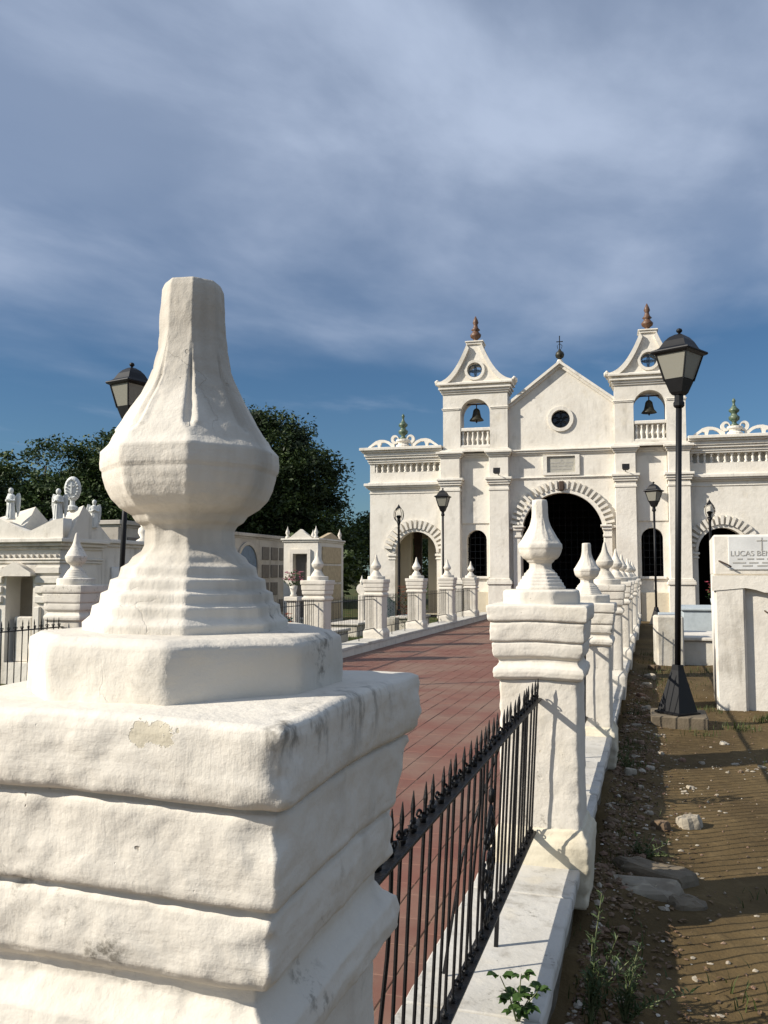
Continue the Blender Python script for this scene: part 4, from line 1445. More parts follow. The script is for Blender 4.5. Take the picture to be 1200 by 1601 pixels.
def angel(loc, rz, label, s=1.0):
    """robed angel with folded wings, hands joined, head bowed"""
    o = thing('angel_statue', loc, rz, label, 'statue', 'angel statues on the tomb roof')
    b_ = MB()
    b_.lathe([(0.085, 0.0), (0.085, 0.03), (0.075, 0.04), (0.080, 0.10), (0.066, 0.22), (0.060, 0.29), (0.070, 0.36), (0.062, 0.41), (0.026, 0.43), (0.022, 0.45)], 14, sx=1.0, sy=0.8)
    for k in range(5):
        a = R(200 + 35 * k)
        b_.tube([(0.075 * math.cos(a), 0.065 * math.sin(a), 0.04), (0.058 * math.cos(a), 0.05 * math.sin(a), 0.27)], 0.012, 5)
    b_.lathe([(0.012, 0.435), (0.034, 0.45), (0.042, 0.48), (0.040, 0.505), (0.022, 0.53), (0.005, 0.535)], 12, cy=-0.012)
    for q in (-1, 1):
        b_.tube([(q * 0.062, 0, 0.395), (q * 0.085, -0.02, 0.31), (q * 0.03, -0.075, 0.315), (q * 0.006, -0.085, 0.345)], 0.02, 6, [0.024, 0.021, 0.017, 0.014])
    remeshed(b_, 'figure', 'bust', o, 0.009)
    for q in (-1, 1):
        w = MB()
        poly = [(0.025, 0.36), (0.07, 0.44), (0.115, 0.45), (0.135, 0.38), (0.135, 0.26), (0.115, 0.12), (0.085, 0.04), (0.07, 0.16), (0.04, 0.28)]
        poly = [(q * x_, z_) for x_, z_ in poly]
        if q > 0:
            poly = poly[::-1]
        w.prism_y(poly, 0.045, 0.075)
        for k in range(4):
            w.tube([(q * (0.06 + 0.02 * k), 0.045, 0.40), (q * (0.085 + 0.012 * k), 0.042, 0.16 + 0.03 * k)], 0.008, 5)
        remeshed(w, 'wing', 'bust', o, 0.008)
    o.scale = (s, s, s)
    return o


# tomb with pediments and angels
TB = thing('mausoleum', (-9.2, 11.79, 0), 0, 'white mausoleum with pediments and angels behind the left-hand fence', 'mausoleum')
BX0 = -4.2
plate('front_wall', [(BX0, -0.2), (0, -0.2), (0, 2.08), (BX0, 2.08)], [arch_loop(-0.78, 0.27, 0.2, 1.50, 14), arch_loop(-2.5, 0.45, 0.2, 1.35, 14)], 0.0, 0.35, 'tomb', TB)
b_ = MB()
b_.box(-0.3, -0.002, 0.35, 1.12, -0.2, 2.08).box(BX0, -0.3, 0.80, 1.12, -0.2, 2.08)
b_.build('body_wall', 'tomb', TB)
moulding('cornice', BX0, 0.0, 0.0, 2.06, [(0.05, 0.04), (0.06, 0.10), (0.07, 0.17)], 1.12, 'tomb', TB)
moulding('architrave', BX0, 0.0, 0.0, 1.83, [(0.05, 0.03), (0.035, 0.05)], 1.12, 'tomb', TB)
DEN = MB().bbox(-0.022, 0.022, -0.045, 0.0, 0, 0.05, 0.004).mesh('dentil')
for k in range(34):
    mesh_obj('dentil', DEN, 'tomb', TB, (-0.06 - 0.115 * k, -0.001, 1.925))
plate('front_pediment', [(BX0, 2.24), (0.12, 2.24), (0.12, 2.56), (-0.10, 2.53), (-0.52, 2.36), (-0.62, 2.36), (-1.20, 2.60), (-1.90, 2.36), (-2.6, 2.6), (BX0, 2.30)], [], -0.10, 0.12, 'tomb', TB)
for xa, xb in ((-0.50, 0.16), (-1.75, -0.80)):
    MB().add([(xb, 0.0, 2.24), (xb, 1.16, 2.24), (xb, 0.36, 2.80), (xa, 0.0, 2.24), (xa, 1.16, 2.24), (xa, 0.36, 2.58)], [(0, 1, 2), (5, 4, 3), (1, 4, 5, 2), (2, 5, 3, 0), (0, 3, 4, 1)]).build('gable_roof', 'tomb', TB)
for k, z in enumerate((1.66, 1.50, 1.34, 1.18)):
    MB().bbox(-0.45, 0.03, -0.045, 0.02, z, z + 0.115, 0.012).build('rusticated_band', 'tomb', TB)
    MB().bbox(-1.6, -1.10, -0.045, 0.02, z, z + 0.115, 0.012).build('rusticated_band', 'tomb', TB)
for x_ in (-0.40, -0.18, -1.25, -1.5):
    MB().bbox(x_ - 0.06, x_ + 0.06, -0.05, 0.02, -0.1, 1.12, 0.012).build('pilaster_strip', 'tomb', TB)
plate('niche_hood', [(-1.12, 1.62), (-0.44, 1.62), (-0.44, 1.68), (-0.78, 1.86), (-1.12, 1.68)], [], -0.16, 0.0, 'tomb', TB)
MB().bbox(-0.96, -0.60, 0.10, 0.30, 0.2, 0.95, 0.02).build('niche_pedestal', 'tomb', TB)
MB().bbox(0.02, 0.10, 0.1, 1.0, -0.2, 0.5, 0.02).build('side_plinth', 'tomb', TB)
moulding('side_string', -0.2, 0.0, 0.3, 1.30, [(0.04, 0.03)], 1.12, 'tomb', TB)

angel((-9.25, 11.78, 2.52), R(15), 'weathered angel statue on the tomb corner, left of the oval medallion')
angel((-9.05, 12.45, 2.44), R(40), 'angel statue half hidden behind the tomb gable, right of the medallion', 0.9)
angel((-10.19, 11.78, 2.56), R(0), 'angel statue cut off by the left edge of the picture')
o = thing('medallion_monument', (-9.24, 12.12, 2.72), R(20), 'oval carved stone medallion on top of the tomb gable', 'monument')
MB().lathe([(0.09, 0), (0.09, 0.06), (0.045, 0.09), (0.04, 0.16), (0.07, 0.20)], 10).build('stand', 'bust', o)
b_ = MB()
b_.lathe([(0.02, -0.055), (0.11, -0.05), (0.135, -0.02), (0.135, 0.02), (0.11, 0.05), (0.02, 0.055)], 22, sx=1.0, sy=1.55)
o2 = b_.build('oval', 'bust', o, loc=(0, 0, 0.36), rot=(R(90), 0, 0), smooth_=True)
w = MB()
for k in range(18):
    a = 2 * math.pi * k / 18
    w.ico((0.098 * math.cos(a), -0.055, 0.36 + 0.155 * math.sin(a)), 0.024, (1, .8, 1), 0.2)
w.box(-0.012, 0.012, -0.075, -0.04, 0.26, 0.46).box(-0.05, 0.05, -0.074, -0.04, 0.39, 0.412)
remeshed(w, 'wreath', 'bust', o, 0.009)

# lower flat-roofed tomb behind it
T2 = thing('vault_tomb', (-9.35, 12.98, 0), 0, 'flat-topped white burial vault behind the angel mausoleum', 'tomb')
MB().bbox(-3.0, 0.1, 0.0, 2.3, -0.2, 2.16, 0.01).build('body', 'tomb', T2)
moulding('cornice', -3.0, 0.1, 0.0, 2.14, [(0.06, 0.05), (0.07, 0.12)], 2.3, 'tomb', T2)
for k in range(2):
    for j in range(2):
        MB().bbox(0.095, 0.14, 0.25 + 1.0 * k, 1.05 + 1.0 * k, 0.35 + 0.8 * j, 0.98 + 0.8 * j, 0.01).build('niche_slab', 'marble', T2)
MB().lathe([(0.14, 2.27), (0.14, 2.31), (0.06, 2.36), (0.11, 2.46), (0.10, 2.54), (0.05, 2.58), (0.07, 2.60)], 12, cx=-0.1, cy=1.6).build('urn', 'tomb', T2, smooth_=True)


# columbarium along the left
CW = thing('niche_wall', (-13.75, 20.0, 0), 0, 'long shaded grey wall of burial niches at the left, far behind', 'wall')
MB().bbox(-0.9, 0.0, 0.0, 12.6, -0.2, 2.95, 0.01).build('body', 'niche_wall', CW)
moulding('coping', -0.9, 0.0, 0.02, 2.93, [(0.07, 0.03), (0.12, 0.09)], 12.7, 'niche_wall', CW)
NM = MB().bbox(0.0, 0.03, -0.30, 0.30, -0.24, 0.24, 0.008).mesh('niche_slab')
for k in range(15):
    for j in range(4):
        yy, zz = 0.7 + 0.78 * k, 0.45 + 0.66 * j
        if 6.9 < yy < 8.6 or (k * 7 + j * 5) % 6 == 0:
            continue
        mesh_obj('niche_slab', NM, 'niche_dark' if (k * 3 + j * 5) % 4 else 'marble', CW, (0.0, yy, zz))
rr_ = plate('arched_recess', arch_loop(0, 0.72, -0.1, 1.75, 20), [], -0.012, 0.02, 'bluegrille', CW)
rr_.location = (0.022, 7.75, 0.2)
rr_.rotation_euler = (0, 0, R(90))
rr_ = plate('arch_surround', arch_loop(0, 0.86, -0.1, 1.75, 20), [arch_loop(0, 0.74, -0.05, 1.75, 20)], -0.05, 0.02, 'niche_wall', CW)
rr_.location = (0.022, 7.75, 0.2)
rr_.rotation_euler = (0, 0, R(90))

# small mausoleum with four finials
SM = thing('small_mausoleum', (-10.88, 25.85, 0), 0, 'small white mausoleum with corner finials and dark doorway', 'mausoleum')
plate('front_wall', [(-0.6, -0.2), (0.6, -0.2), (0.6, 2.72), (-0.6, 2.72)], [[(-0.24, 0.25), (0.24, 0.25), (0.24, 2.30), (-0.24, 2.30)]], 0.0, 0.25, 'tomb', SM)
b_ = MB()
b_.box(-0.6, 0.598, 0.9, 2.4, -0.2, 2.7).box(-0.6, -0.35, 0.25, 0.9, -0.2, 2.7).box(0.35, 0.598, 0.25, 0.9, -0.2, 2.7).box(-0.35, 0.35, 0.25, 0.9, 2.45, 2.7)
b_.build('body', 'tomb', SM)
MB().box(-0.24, 0.24, 0.16, 0.2, 0.25, 2.3).build('door', 'niche_dark', SM)
plate('door_frame', [(-0.36, 0.2), (0.36, 0.2), (0.36, 2.46), (-0.36, 2.46)], [[(-0.25, 0.24), (0.25, 0.24), (0.25, 2.32), (-0.25, 2.32)]], -0.07, 0.02, 'tomb', SM)
moulding('cornice', -0.60, 0.60, 0.0, 2.70, [(0.06, 0.04), (0.06, 0.08)], 2.42, 'tomb', SM)
plate('pediment', [(-0.42, 2.82), (0.42, 2.82), (0.0, 3.12)], [], -0.04, 0.14, 'tomb', SM)
for x_ in (-0.5, 0.5):
    for y_ in (0.08, 2.3):
        MB().lathe([(0.075, 2.82), (0.075, 2.88), (0.035, 2.92), (0.075, 3.0), (0.06, 3.06), (0.02, 3.15), (0.006, 3.22)], 10, cx=x_, cy=y_).build('finial', 'tomb', SM, smooth_=True)
for j in range(4):
    MB().bbox(0.59, 0.64, 0.35, 2.1, 0.15 + 0.62 * j, 0.70 + 0.62 * j, 0.01).build('side_panel', 'tan', SM)
pd = MB().add([(0.60, 0.3, 2.82), (0.60, 2.2, 2.82), (0.60, 1.25, 3.05), (0.46, 0.3, 2.82), (0.46, 2.2, 2.82), (0.46, 1.25, 3.05)], [(0, 1, 2), (5, 4, 3), (1, 4, 5, 2), (2, 5, 3, 0), (0, 3, 4, 1)]).build('side_pediment', 'tan', SM)

# low graves on the left
G_L = 'low graves left of the path'


def grave(x, y, w, l, h, label, mat='tomb_low', head=None, rz=0.0):
    g_ = thing('grave', (x, y, DIRT - 0.02), rz, label, 'grave', None)
    MB().bbox(-w / 2, w / 2, -l / 2, l / 2, 0, h, 0.02).build('body', mat, g_)
    MB().bbox(-w / 2 - .05, w / 2 + .05, -l / 2 - .05, l / 2 + .05, h, h + 0.07, 0.015).build('slab', 'tomb' if mat != 'bluetomb' else 'bluetomb', g_)
    if head == 'cross':
        MB().box(-.05, .05, l / 2 - .12, l / 2 - .02, h + .07, h + 1.0).box(-.28, .28, l / 2 - .118, l / 2 - .022, h + .62, h + .72).build('cross', 'tomb', g_)
    elif head == 'round':
        b_ = MB().bbox(-.09, .09, l / 2 - .2, l / 2 - .02, h + .06, h + .85, .01)
        b_.build('pedestal', 'tomb', g_)
        MB().lathe([(0.17, 0), (0.17, 0.06)], 20).build('disc', 'tomb', g_, loc=(0, l / 2 - .08, h + 1.02), rot=(R(90), 0, 0))
        MB().lathe([(0.05, 0), (0.07, 0.08), (0.03, 0.18), (0.01, 0.26)], 8).build('tip', 'tomb', g_, loc=(0, l / 2 - .11, h + 1.17))
    elif head == 'stone':
        plate('headstone', [(-.3, h + .05), (.3, h + .05), (.3, h + .6), (.15, h + .75), (-.15, h + .75), (-.3, h + .6)], [], l / 2 - .14, l / 2 - .03, 'tomb', g_)
    return g_


grave(-8.5, 24.3, 0.8, 1.7, 0.35, 'grave with round white headstone seen left of the church', head='round')
grave(-8.0, 20.4, 0.8, 1.8, 0.35, 'low pale grave slab on the grass behind the left-hand fence')
grave(-7.6, 27.4, 0.8, 1.8, 0.4, 'low grave in front of the left wing arch')
grave(-10.6, 21.3, 0.8, 1.8, 0.5, 'grave with small cross left of the path', head='cross')
grave(-8.3, 16.4, 0.9, 1.9, 0.55, 'grave behind the flowers at the left of the path', head='stone')
grave(-7.8, 7.2, 1.0, 2.0, 0.35, 'low grave behind the fence at the left edge')
grave(-12.2, 23.6, 0.9, 2.0, 0.7, 'dark weathered grave before the niche wall', 'niche_wall', 'cross')


# flowers
def bouquet(name, loc, rad, hgt, petal, n, label, leaf='weed', pot='tomb', cat='flowers', vase=True):
    o = thing(name, loc, 0, label, cat)
    if vase:
        MB().lathe([(0.05, 0), (0.075, 0.02), (0.05, 0.06), (0.07, 0.14), (0.085, 0.22), (0.06, 0.23)], 12).build('vase', pot, o, smooth_=True)
    z0 = 0.2 if vase else 0.0
    b_ = MB()
    l_ = MB()
    for k in range(n):
        a = random.uniform(0, 6.28)
        rr = rad * math.sqrt(random.random())
        z = z0 + hgt * random.uniform(0.35, 1)
        c = (rr * math.cos(a), rr * math.sin(a), z)
        for q in range(7):
            aa = q * 0.9
            d = Vector((math.cos(aa), math.sin(aa), random.uniform(0.1, .6))).normalized() * random.uniform(0.035, 0.06)
            s_ = Vector((-math.sin(aa), math.cos(aa), 0)) * 0.025
            C = Vector(c)
            b_.add([C, C + d * .6 + s_, C + d, C + d * .6 - s_], [(0, 1, 2, 3)])
    for k in range(n * 4):
        a = random.uniform(0, 6.28)
        rr = rad * random.random()
        C = Vector((rr * math.cos(a), rr * math.sin(a), z0 + hgt * random.uniform(0, .8)))
        d = Vector((random.uniform(-1, 1), random.uniform(-1, 1), random.uniform(-.2, 1))).normalized() * random.uniform(.05, .1)
        s_ = d.cross(Vector((0, 0, 1))).normalized() * 0.018
        l_.add([C, C + d * .5 + s_, C + d, C + d * .5 - s_], [(0, 1, 2, 3)])
    tag(b_.build('petals', petal, o), kind='stuff')
    tag(l_.build('leaves', leaf, o), kind='stuff')
    return o


o = thing('urn_pedestal', (-7.10, 16.5, DIRT), 0, 'white pedestal carrying the pink flowers left of the path', 'pedestal')
MB().bbox(-0.16, 0.16, -0.16, 0.16, 0, 0.12, 0.01).bbox(-0.11, 0.11, -0.11, 0.11, 0.12, 1.25, 0.01).bbox(-0.15, 0.15, -0.15, 0.15, 1.25, 1.34, 0.01).build('shaft', 'tomb', o)
bouquet('pink_flowers', (-7.10, 16.5, 1.19), 0.20, 0.34, 'pinkflower', 34, 'pink and white flowers in a vase on a pedestal left of the path')
bouquet('orange_flowers', (-7.05, 15.9, 0.32), 0.24, 0.55, 'orangeflower', 34, 'orange flowers below the pink ones left of the path', 'tealleaf', vase=False)
o = thing('flower_stand', (-7.05, 15.9, DIRT), 0, 'low white block under the orange flowers', 'block')
MB().bbox(-0.2, 0.2, -0.2, 0.2, 0, 0.47, 0.015).build('block_body', 'tomb_low', o)
bouquet('teal_flowers', (-7.55, 24.9, 0.35), 0.25, 0.75, 'tealleaf', 20, 'teal flower arrangement before the left wing arch', 'tealleaf', vase=False)
o = thing('flower_stand', (-7.55, 24.9, DIRT), 0, 'low block under the teal flower arrangement', 'block')
MB().bbox(-0.22, 0.22, -0.22, 0.22, 0, 0.5, 0.015).build('block_body', 'tomb_low', o)
bouquet('orange_shrub', (-7.15, 25.2, DIRT), 0.30, 1.45, 'orangeflower', 70, 'rusty orange flowering shrub before the left wing arch', 'weed', vase=False, cat='shrub')

# ------------------------------------------------------------------ right side tombs
RT = thing('niche_tomb', (0.80, 12.33, DIRT), R(-2), 'tall white burial niche with inscribed marble slab at the right edge', 'tomb')
plate('lower_wall', [(0, -0.1), (1.9, -0.1), (1.9, 1.80), (0, 1.80)], [], 0.085, 1.5, 'tomb', RT)
MB().bbox(0.0, 0.385, 0.0, 0.095, -0.1, 1.72, 0.03).build('jamb', 'tomb', RT)
MB().bbox(1.45, 1.83, 0.0, 0.095, -0.1, 1.72, 0.03).build('jamb', 'tomb', RT)
plate('lintel', [(-0.02, 1.58), (0.385, 1.62), (0.50, 1.60), (0.62, 1.56), (1.2, 1.56), (1.34, 1.60), (1.86, 1.60), (1.86, 1.785), (-0.02, 1.785)], [], -0.012, 0.095, 'tomb', RT)
MB().bbox(-0.005, 1.93, 0.012, 1.5, 1.783, 2.33, 0.025).build('upper_block', 'tomb', RT)
sl = MB().bbox(0.19, 1.70, -0.004, 0.04, 1.86, 2.305, 0.006).build('marble_slab', 'marble', RT)
hk = MB().tube([(0.07, 0.02, 1.98), (0.09, -0.06, 1.97), (0.17, -0.075, 1.93), (0.22, -0.06, 1.90)], 0.011, 6)
hk.build('iron_hook', 'rust', RT)
MB().tube([(0.62, 0.09, 1.32), (0.64, 0.03, 1.30), (0.73, 0.01, 1.27), (0.82, 0.03, 1.30), (0.84, 0.09, 1.32)], 0.010, 6).build('handle', 'rust', RT)
e_ = MB().box(0.595, 0.610, -0.0085, -0.003, 2.13, 2.285).box(0.54, 0.665, -0.0085, -0.003, 2.238, 2.252)
e_.ico((0.6025, -0.004, 2.125), 0.016, (1, .3, 1))
for z, segs in ((2.005, ((0.30, 0.36), (0.42, 0.50), (0.53, 0.62), (0.66, 0.76), (0.80, 0.9), (0.94, 1.06))), (1.955, ((0.24, 0.40), (0.44, 0.55), (0.60, 0.75), (0.80, 0.98))), (1.915, ((0.36, 0.48), (0.54, 0.66), (0.72, 0.90)))):
    for x0, x1 in segs:
        e_.box(x0, x1, -0.0085, -0.003, z - 0.008, z + 0.008)
tag(e_.build('engraving', 'engrave', sl), kind='stuff')
fc = bpy.data.curves.new('lettering', 'FONT')
fc.body = 'LUCAS BENITO'
fc.size = 0.098
fc.extrude = 0.003
fo = bpy.data.objects.new('lettering_c', fc)
COL.objects.link(fo)
dg = bpy.context.evaluated_depsgraph_get()
me = bpy.data.meshes.new_from_object(fo.evaluated_get(dg))
bpy.data.objects.remove(fo)
me.materials.clear()
mesh_obj('lettering', me, 'engrave', sl, (0.21, -0.006, 2.045), (R(90), 0, 0))

grave(1.10, 19.3, 1.3, 2.1, 0.50, 'low weathered whitewashed tomb behind the tall lamp post')
o = thing('tomb_pedestal', (0.30, 18.2, DIRT), R(8), 'square worn white pedestal behind the tall lamp post', 'pedestal')
MB().bbox(-0.26, 0.26, -0.26, 0.26, -0.05, 0.98, 0.03).build('body', 'tomb_low', o)
grave(1.35, 23.0, 1.3, 2.2, 0.95, 'pale blue painted tomb behind the whitewashed tomb at the right', 'bluetomb')
grave(0.55, 24.4, 0.7, 1.5, 0.7, 'small pale blue tomb beside the far right lamp post', 'bluetomb')
grave(2.9, 21.5, 1.2, 2.1, 0.9, 'white tomb partly hidden behind the inscribed niche')
bouquet('red_flowers', (1.42, 22.1, 0.85), 0.17, 0.42, 'redflower', 24, 'red and pink flowers in a vase on the blue tomb', pot='bluetomb')


# ------------------------------------------------------------------ trees
def leaf_cloud(name, blobs, n_clumps, per, leaf, mat, parent, spread, seed):
    r_ = np.random.default_rng(seed)
    wts = np.array([b_[1][0] * b_[1][1] * b_[1][2] for b_ in blobs])
    wts = wts / wts.sum()
    which = r_.choice(len(blobs), n_clumps, p=wts)
    d = r_.normal(size=(n_clumps, 3))
    d /= np.linalg.norm(d, axis=1)[:, None]
    rad = r_.uniform(0.55, 1.0, n_clumps) ** 0.6
    cen = np.array([blobs[k][0] for k in which]) + d * rad[:, None] * np.array([blobs[k][1] for k in which])
    sz = r_.uniform(0.5, 1.35, n_clumps) * spread
    P = np.repeat(cen, per, 0) + np.clip(r_.normal(size=(n_clumps * per, 3)), -1.7, 1.7) * np.repeat(sz, per)[:, None] * np.array([1, 1, .55])
    n_ = len(P)
    a = r_.normal(size=(n_, 3))
    a[:, 2] *= 0.6
    a /= np.linalg.norm(a, axis=1)[:, None]
    b_ = np.cross(a, r_.normal(size=(n_, 3)))
    b_ /= np.linalg.norm(b_, axis=1)[:, None]
    L = leaf * r_.uniform(0.6, 1.4, n_)[:, None]
    v = np.empty((n_, 4, 3))
    v[:, 0] = P - a * L
    v[:, 1] = P + b_ * L * .45
    v[:, 2] = P + a * L
    v[:, 3] = P - b_ * L * .45
    me = bpy.data.meshes.new(name)
    me.vertices.add(n_ * 4)
    me.vertices.foreach_set('co', v.reshape(-1))
    me.loops.add(n_ * 4)
    me.loops.foreach_set('vertex_index', np.arange(n_ * 4))
    me.polygons.add(n_)
    me.polygons.foreach_set('loop_start', np.arange(n_) * 4)
    me.polygons.foreach_set('loop_total', np.full(n_, 4))
    me.update()
    me.validate()
    return mesh_obj(name, me, mat, parent)


def tree(loc, blobs, label, mat, seed, clumps, per=55, leaf=0.20, spread=0.55, trunk=0.35):
    o = thing('tree', loc, 0, label, 'tree', 'trees behind the cemetery')
    rr = random.Random(seed)
    top = max(b_[0][2] for b_ in blobs)
    b_ = MB()
    b_.tube([(0, 0, -0.3), (0.1, 0, top * .25), (0, 0.1, top * .5)], trunk, 9, [trunk * 1.25, trunk, trunk * .7])
    for q in blobs:
        c = q[0]
        b_.tube([(0, 0.05, top * .38), (c[0] * .5, c[1] * .5, top * .38 + (c[2] - top * .38) * .6), c], trunk * .4, 6, [trunk * .55, trunk * .35, trunk * .12])
    b_.build('trunk', 'bark', o, smooth_=True)
    tag(leaf_cloud('crown', blobs, clumps, per, leaf, mat, o, spread, seed), kind='stuff')
    return o


tree((-22.6, 49.2, 0), [((-0.4, 0, 10.0), (2.5, 2.6, 2.0)), ((-4.0, 0, 10.2), (3.2, 3.0, 2.4)), ((1.8, 0, 7.6), (2.3, 2.8, 2.0)), ((-1.6, -1, 6.2), (4.6, 4, 3.2)), ((2.4, 0, 5.0), (2.3, 2.6, 2.2)), ((3.0, 0, 2.9), (2.5, 2.6, 1.9)), ((-5.8, 0, 6.2), (3.6, 3.4, 3.4))],
     'large dark rounded tree behind the niche wall, right of the big finial', 'leaf_a', 11, 1300, 110, 0.125, 0.55, 0.5)
tree((-28.5, 43.0, 0), [((0, 0, 8.0), (3.4, 3, 1.8)), ((2.5, 0, 6.2), (3.4, 3, 2.6)), ((-2.8, 0, 5.2), (3.8, 3, 2.8)), ((1.5, -1, 3.4), (4.6, 3, 2.4))],
     'green tree behind the left lamp post', 'leaf_b', 12, 520, 110, 0.12, 0.5)
tree((-33.2, 40.5, 0), [((0.5, 0, 7.8), (2.8, 2.4, 1.3)), ((-1.8, 0, 6.4), (3.0, 2.6, 1.6)), ((1.5, 0, 4.6), (4.2, 3, 2.6)), ((-3, 0, 3.8), (4, 3, 2.4))],
     'feathery tree rising behind the angel mausoleum', 'leaf_b', 13, 330, 110, 0.115, 0.48)
tree((-38.0, 38.0, 0), [((0, 0, 6.2), (4.0, 3, 1.9)), ((2.5, 0, 4.3), (4.2, 3, 2.6)), ((-2.5, 0, 4.4), (4.2, 3, 2.6))],
     'dark low tree at the left edge of the picture', 'leaf_a', 14, 380, 100, 0.12, 0.55)
tree((-31.0, 47.0, 0), [((0, 0, 5.5), (6.5, 3, 4.2)), ((5, 0, 4.4), (4.5, 3, 3.6))],
     'dark tree mass filling the gap behind the big finial', 'leaf_a', 15, 700, 80, 0.14, 0.6)
tree((-16.6, 56.0, 0), [((0, 0, 4.4), (3.2, 3, 1.7)), ((1.5, 0, 2.8), (3.2, 3, 1.8)), ((-2, 0, 3), (3, 3, 1.8))],
     'small green tree just left of the church wing', 'leaf_b', 16, 300, 90, 0.12, 0.45, 0.3)
# clipped hedge line closing the back of the cemetery
for k, (x_, y_) in enumerate(((-37, 33.5), (-29, 38.0), (-21.5, 43.0))):
    tree((x_, y_, 0), [((0, 0, 1.7), (4.8, 2.0, 1.6)), ((3.4, 0, 1.9), (3.0, 2.0, 1.6))], 'dark bushy undergrowth below the trees, %s from the left' % ORD[k], 'leaf_a', 30 + k, 260, 50, 0.20, 0.5, 0.2)


# ------------------------------------------------------------------ weeds, grass, rubble
def leaf_poly(base, d, up, L, W, fold=0.15):
    """pointed leaf of six vertices along direction d"""
    d = Vector(d).normalized()
    s_ = d.cross(Vector(up)).normalized()
    n_ = s_.cross(d)
    B = Vector(base)
    pts = [B, B + d * L * .3 + s_ * W * .5 + n_ * fold * W, B + d * L * .65 + s_ * W * .42 + n_ * fold * W, B + d * L - n_ * L * .12, B + d * L * .65 - s_ * W * .42 + n_ * fold * W, B + d * L * .3 - s_ * W * .5 + n_ * fold * W, B + d * L * .45]
    return pts, [(0, 1, 6), (1, 2, 6), (2, 3, 6), (3, 4, 6), (4, 5, 6), (5, 0, 6)]


def broad_weed(loc, label):
    o = thing('broadleaf_weed', loc, 0, label, 'weed')
    o.scale = (0.62, 0.62, 0.62)
    stems = MB()
    rr = random.Random(5)
    tips = []
    for (dx, dy, h) in ((-0.10, 0.05, 0.22), (0.02, 0.02, 0.26), (0.11, -0.02, 0.20), (-0.03, -0.05, 0.14), (0.07, 0.06, 0.15)):
        pts = [(0, 0, 0), (dx * .4, dy * .4, h * .55), (dx, dy, h)]
        stems.tube(pts, 0.004, 5, [0.005, 0.004, 0.0025])
        tips += [(Vector(pts[2]), Vector((dx, dy, 0.02)))]
        tips += [(Vector(pts[1]), Vector((dy + .03, -dx, 0.03)))]
    stems.build('stem', 'stem', o)
    for c, d in tips:
        for q in range(4):
            a = rr.uniform(0, 6.28)
            dd = Vector((math.cos(a), math.sin(a), rr.uniform(-.2, .5)))
            b_ = MB()
            L = rr.uniform(0.05, 0.085)
            # stalked, lobed leaf
            vs, fs = leaf_poly(c + dd * .012, dd, (0.1, 0, 1), L, L * .75)
            b_.add(vs, fs)
            for s_ in (-1, 1):
                sd_ = dd.cross(Vector((0, 0, 1))).normalized() * s_
                v2, f2 = leaf_poly(c + dd * (.012 + L * .25), dd * .6 + sd_, (0, 0, 1), L * .6, L * .42)
                b_.add(v2, f2)
            b_.build('leaf', 'weed', o)
    return o


broad_weed((-0.45, 2.92, 0.175), 'dark green broad-leaved weed on the marble kerb at the bottom')


def ferny_weed(loc, label, h, n, seed, lean=(0.1, 0.0)):
    o = thing('ferny_weed', loc, 0, label, 'weed', 'thin weeds beside the kerb')
    rr = random.Random(seed)
    st, lf = MB(), MB()
    for k in range(n):
        a = rr.uniform(0, 6.28)
        sp = rr.uniform(0.05, 0.26) if k else 0.03
        hh = h * (1.0 if k == 0 else rr.uniform(.35, .8))
        tip = Vector((sp * math.cos(a) + lean[0], sp * math.sin(a) + lean[1], hh))
        mid = Vector((tip.x * .35, tip.y * .35, hh * .55))
        st.tube([(0, 0, 0), mid, tip], 0.003, 5, [0.0055, 0.0035, 0.0015])
        for q in range(26):
            u = rr.uniform(.18, 1)
            c = mid * (u / .55) if u < .55 else mid.lerp(tip, (u - .55) / .45)
            d = Vector((rr.uniform(-1, 1), rr.uniform(-1, 1), rr.uniform(.1, 1.0)))
            vs, fs = leaf_poly(c, d, (rr.uniform(-.5, .5), .2, 1), rr.uniform(.022, .055), 0.010)
            lf.add(vs, fs)
    st.build('stem', 'stem', o)
    tag(lf.build('leaves', 'weed2', o), kind='stuff')
    return o


ferny_weed((-0.27, 3.62, DIRT), 'tall thin ferny weed growing between kerb and dirt at the bottom', 0.52, 9, 3, (0.05, 0.0))
ferny_weed((-0.14, 3.70, DIRT), 'bushy ferny weed right of the tall one at the bottom', 0.30, 10, 4, (0.06, 0.02))
ferny_weed((-0.24, 8.3, DIRT), 'small weed at the foot of the third pillar', 0.22, 6, 8, (0.0, 0.0))
ferny_weed((-0.10, 5.75, DIRT), 'small green weed behind the broken slab', 0.16, 7, 9, (0.0, 0.0))

gr = MB()
rr = random.Random(21)


def blade(x_, y_, z_, h, lean):
    a = rr.uniform(0, 6.28)
    w = 0.004
    dx, dy = math.cos(a), math.sin(a)
    gr.add([(x_ - dy * w, y_ + dx * w, z_), (x_ + dy * w, y_ - dx * w, z_), (x_ + dx * lean * .4 + dy * w * .7, y_ + dy * lean * .4 - dx * w * .7, z_ + h * .6), (x_ + dx * lean, y_ + dy * lean, z_ + h), (x_ + dx * lean * .4 - dy * w * .7, y_ + dy * lean * .4 + dx * w * .7, z_ + h * .6)],
           [(0, 1, 2, 4), (4, 2, 3)])


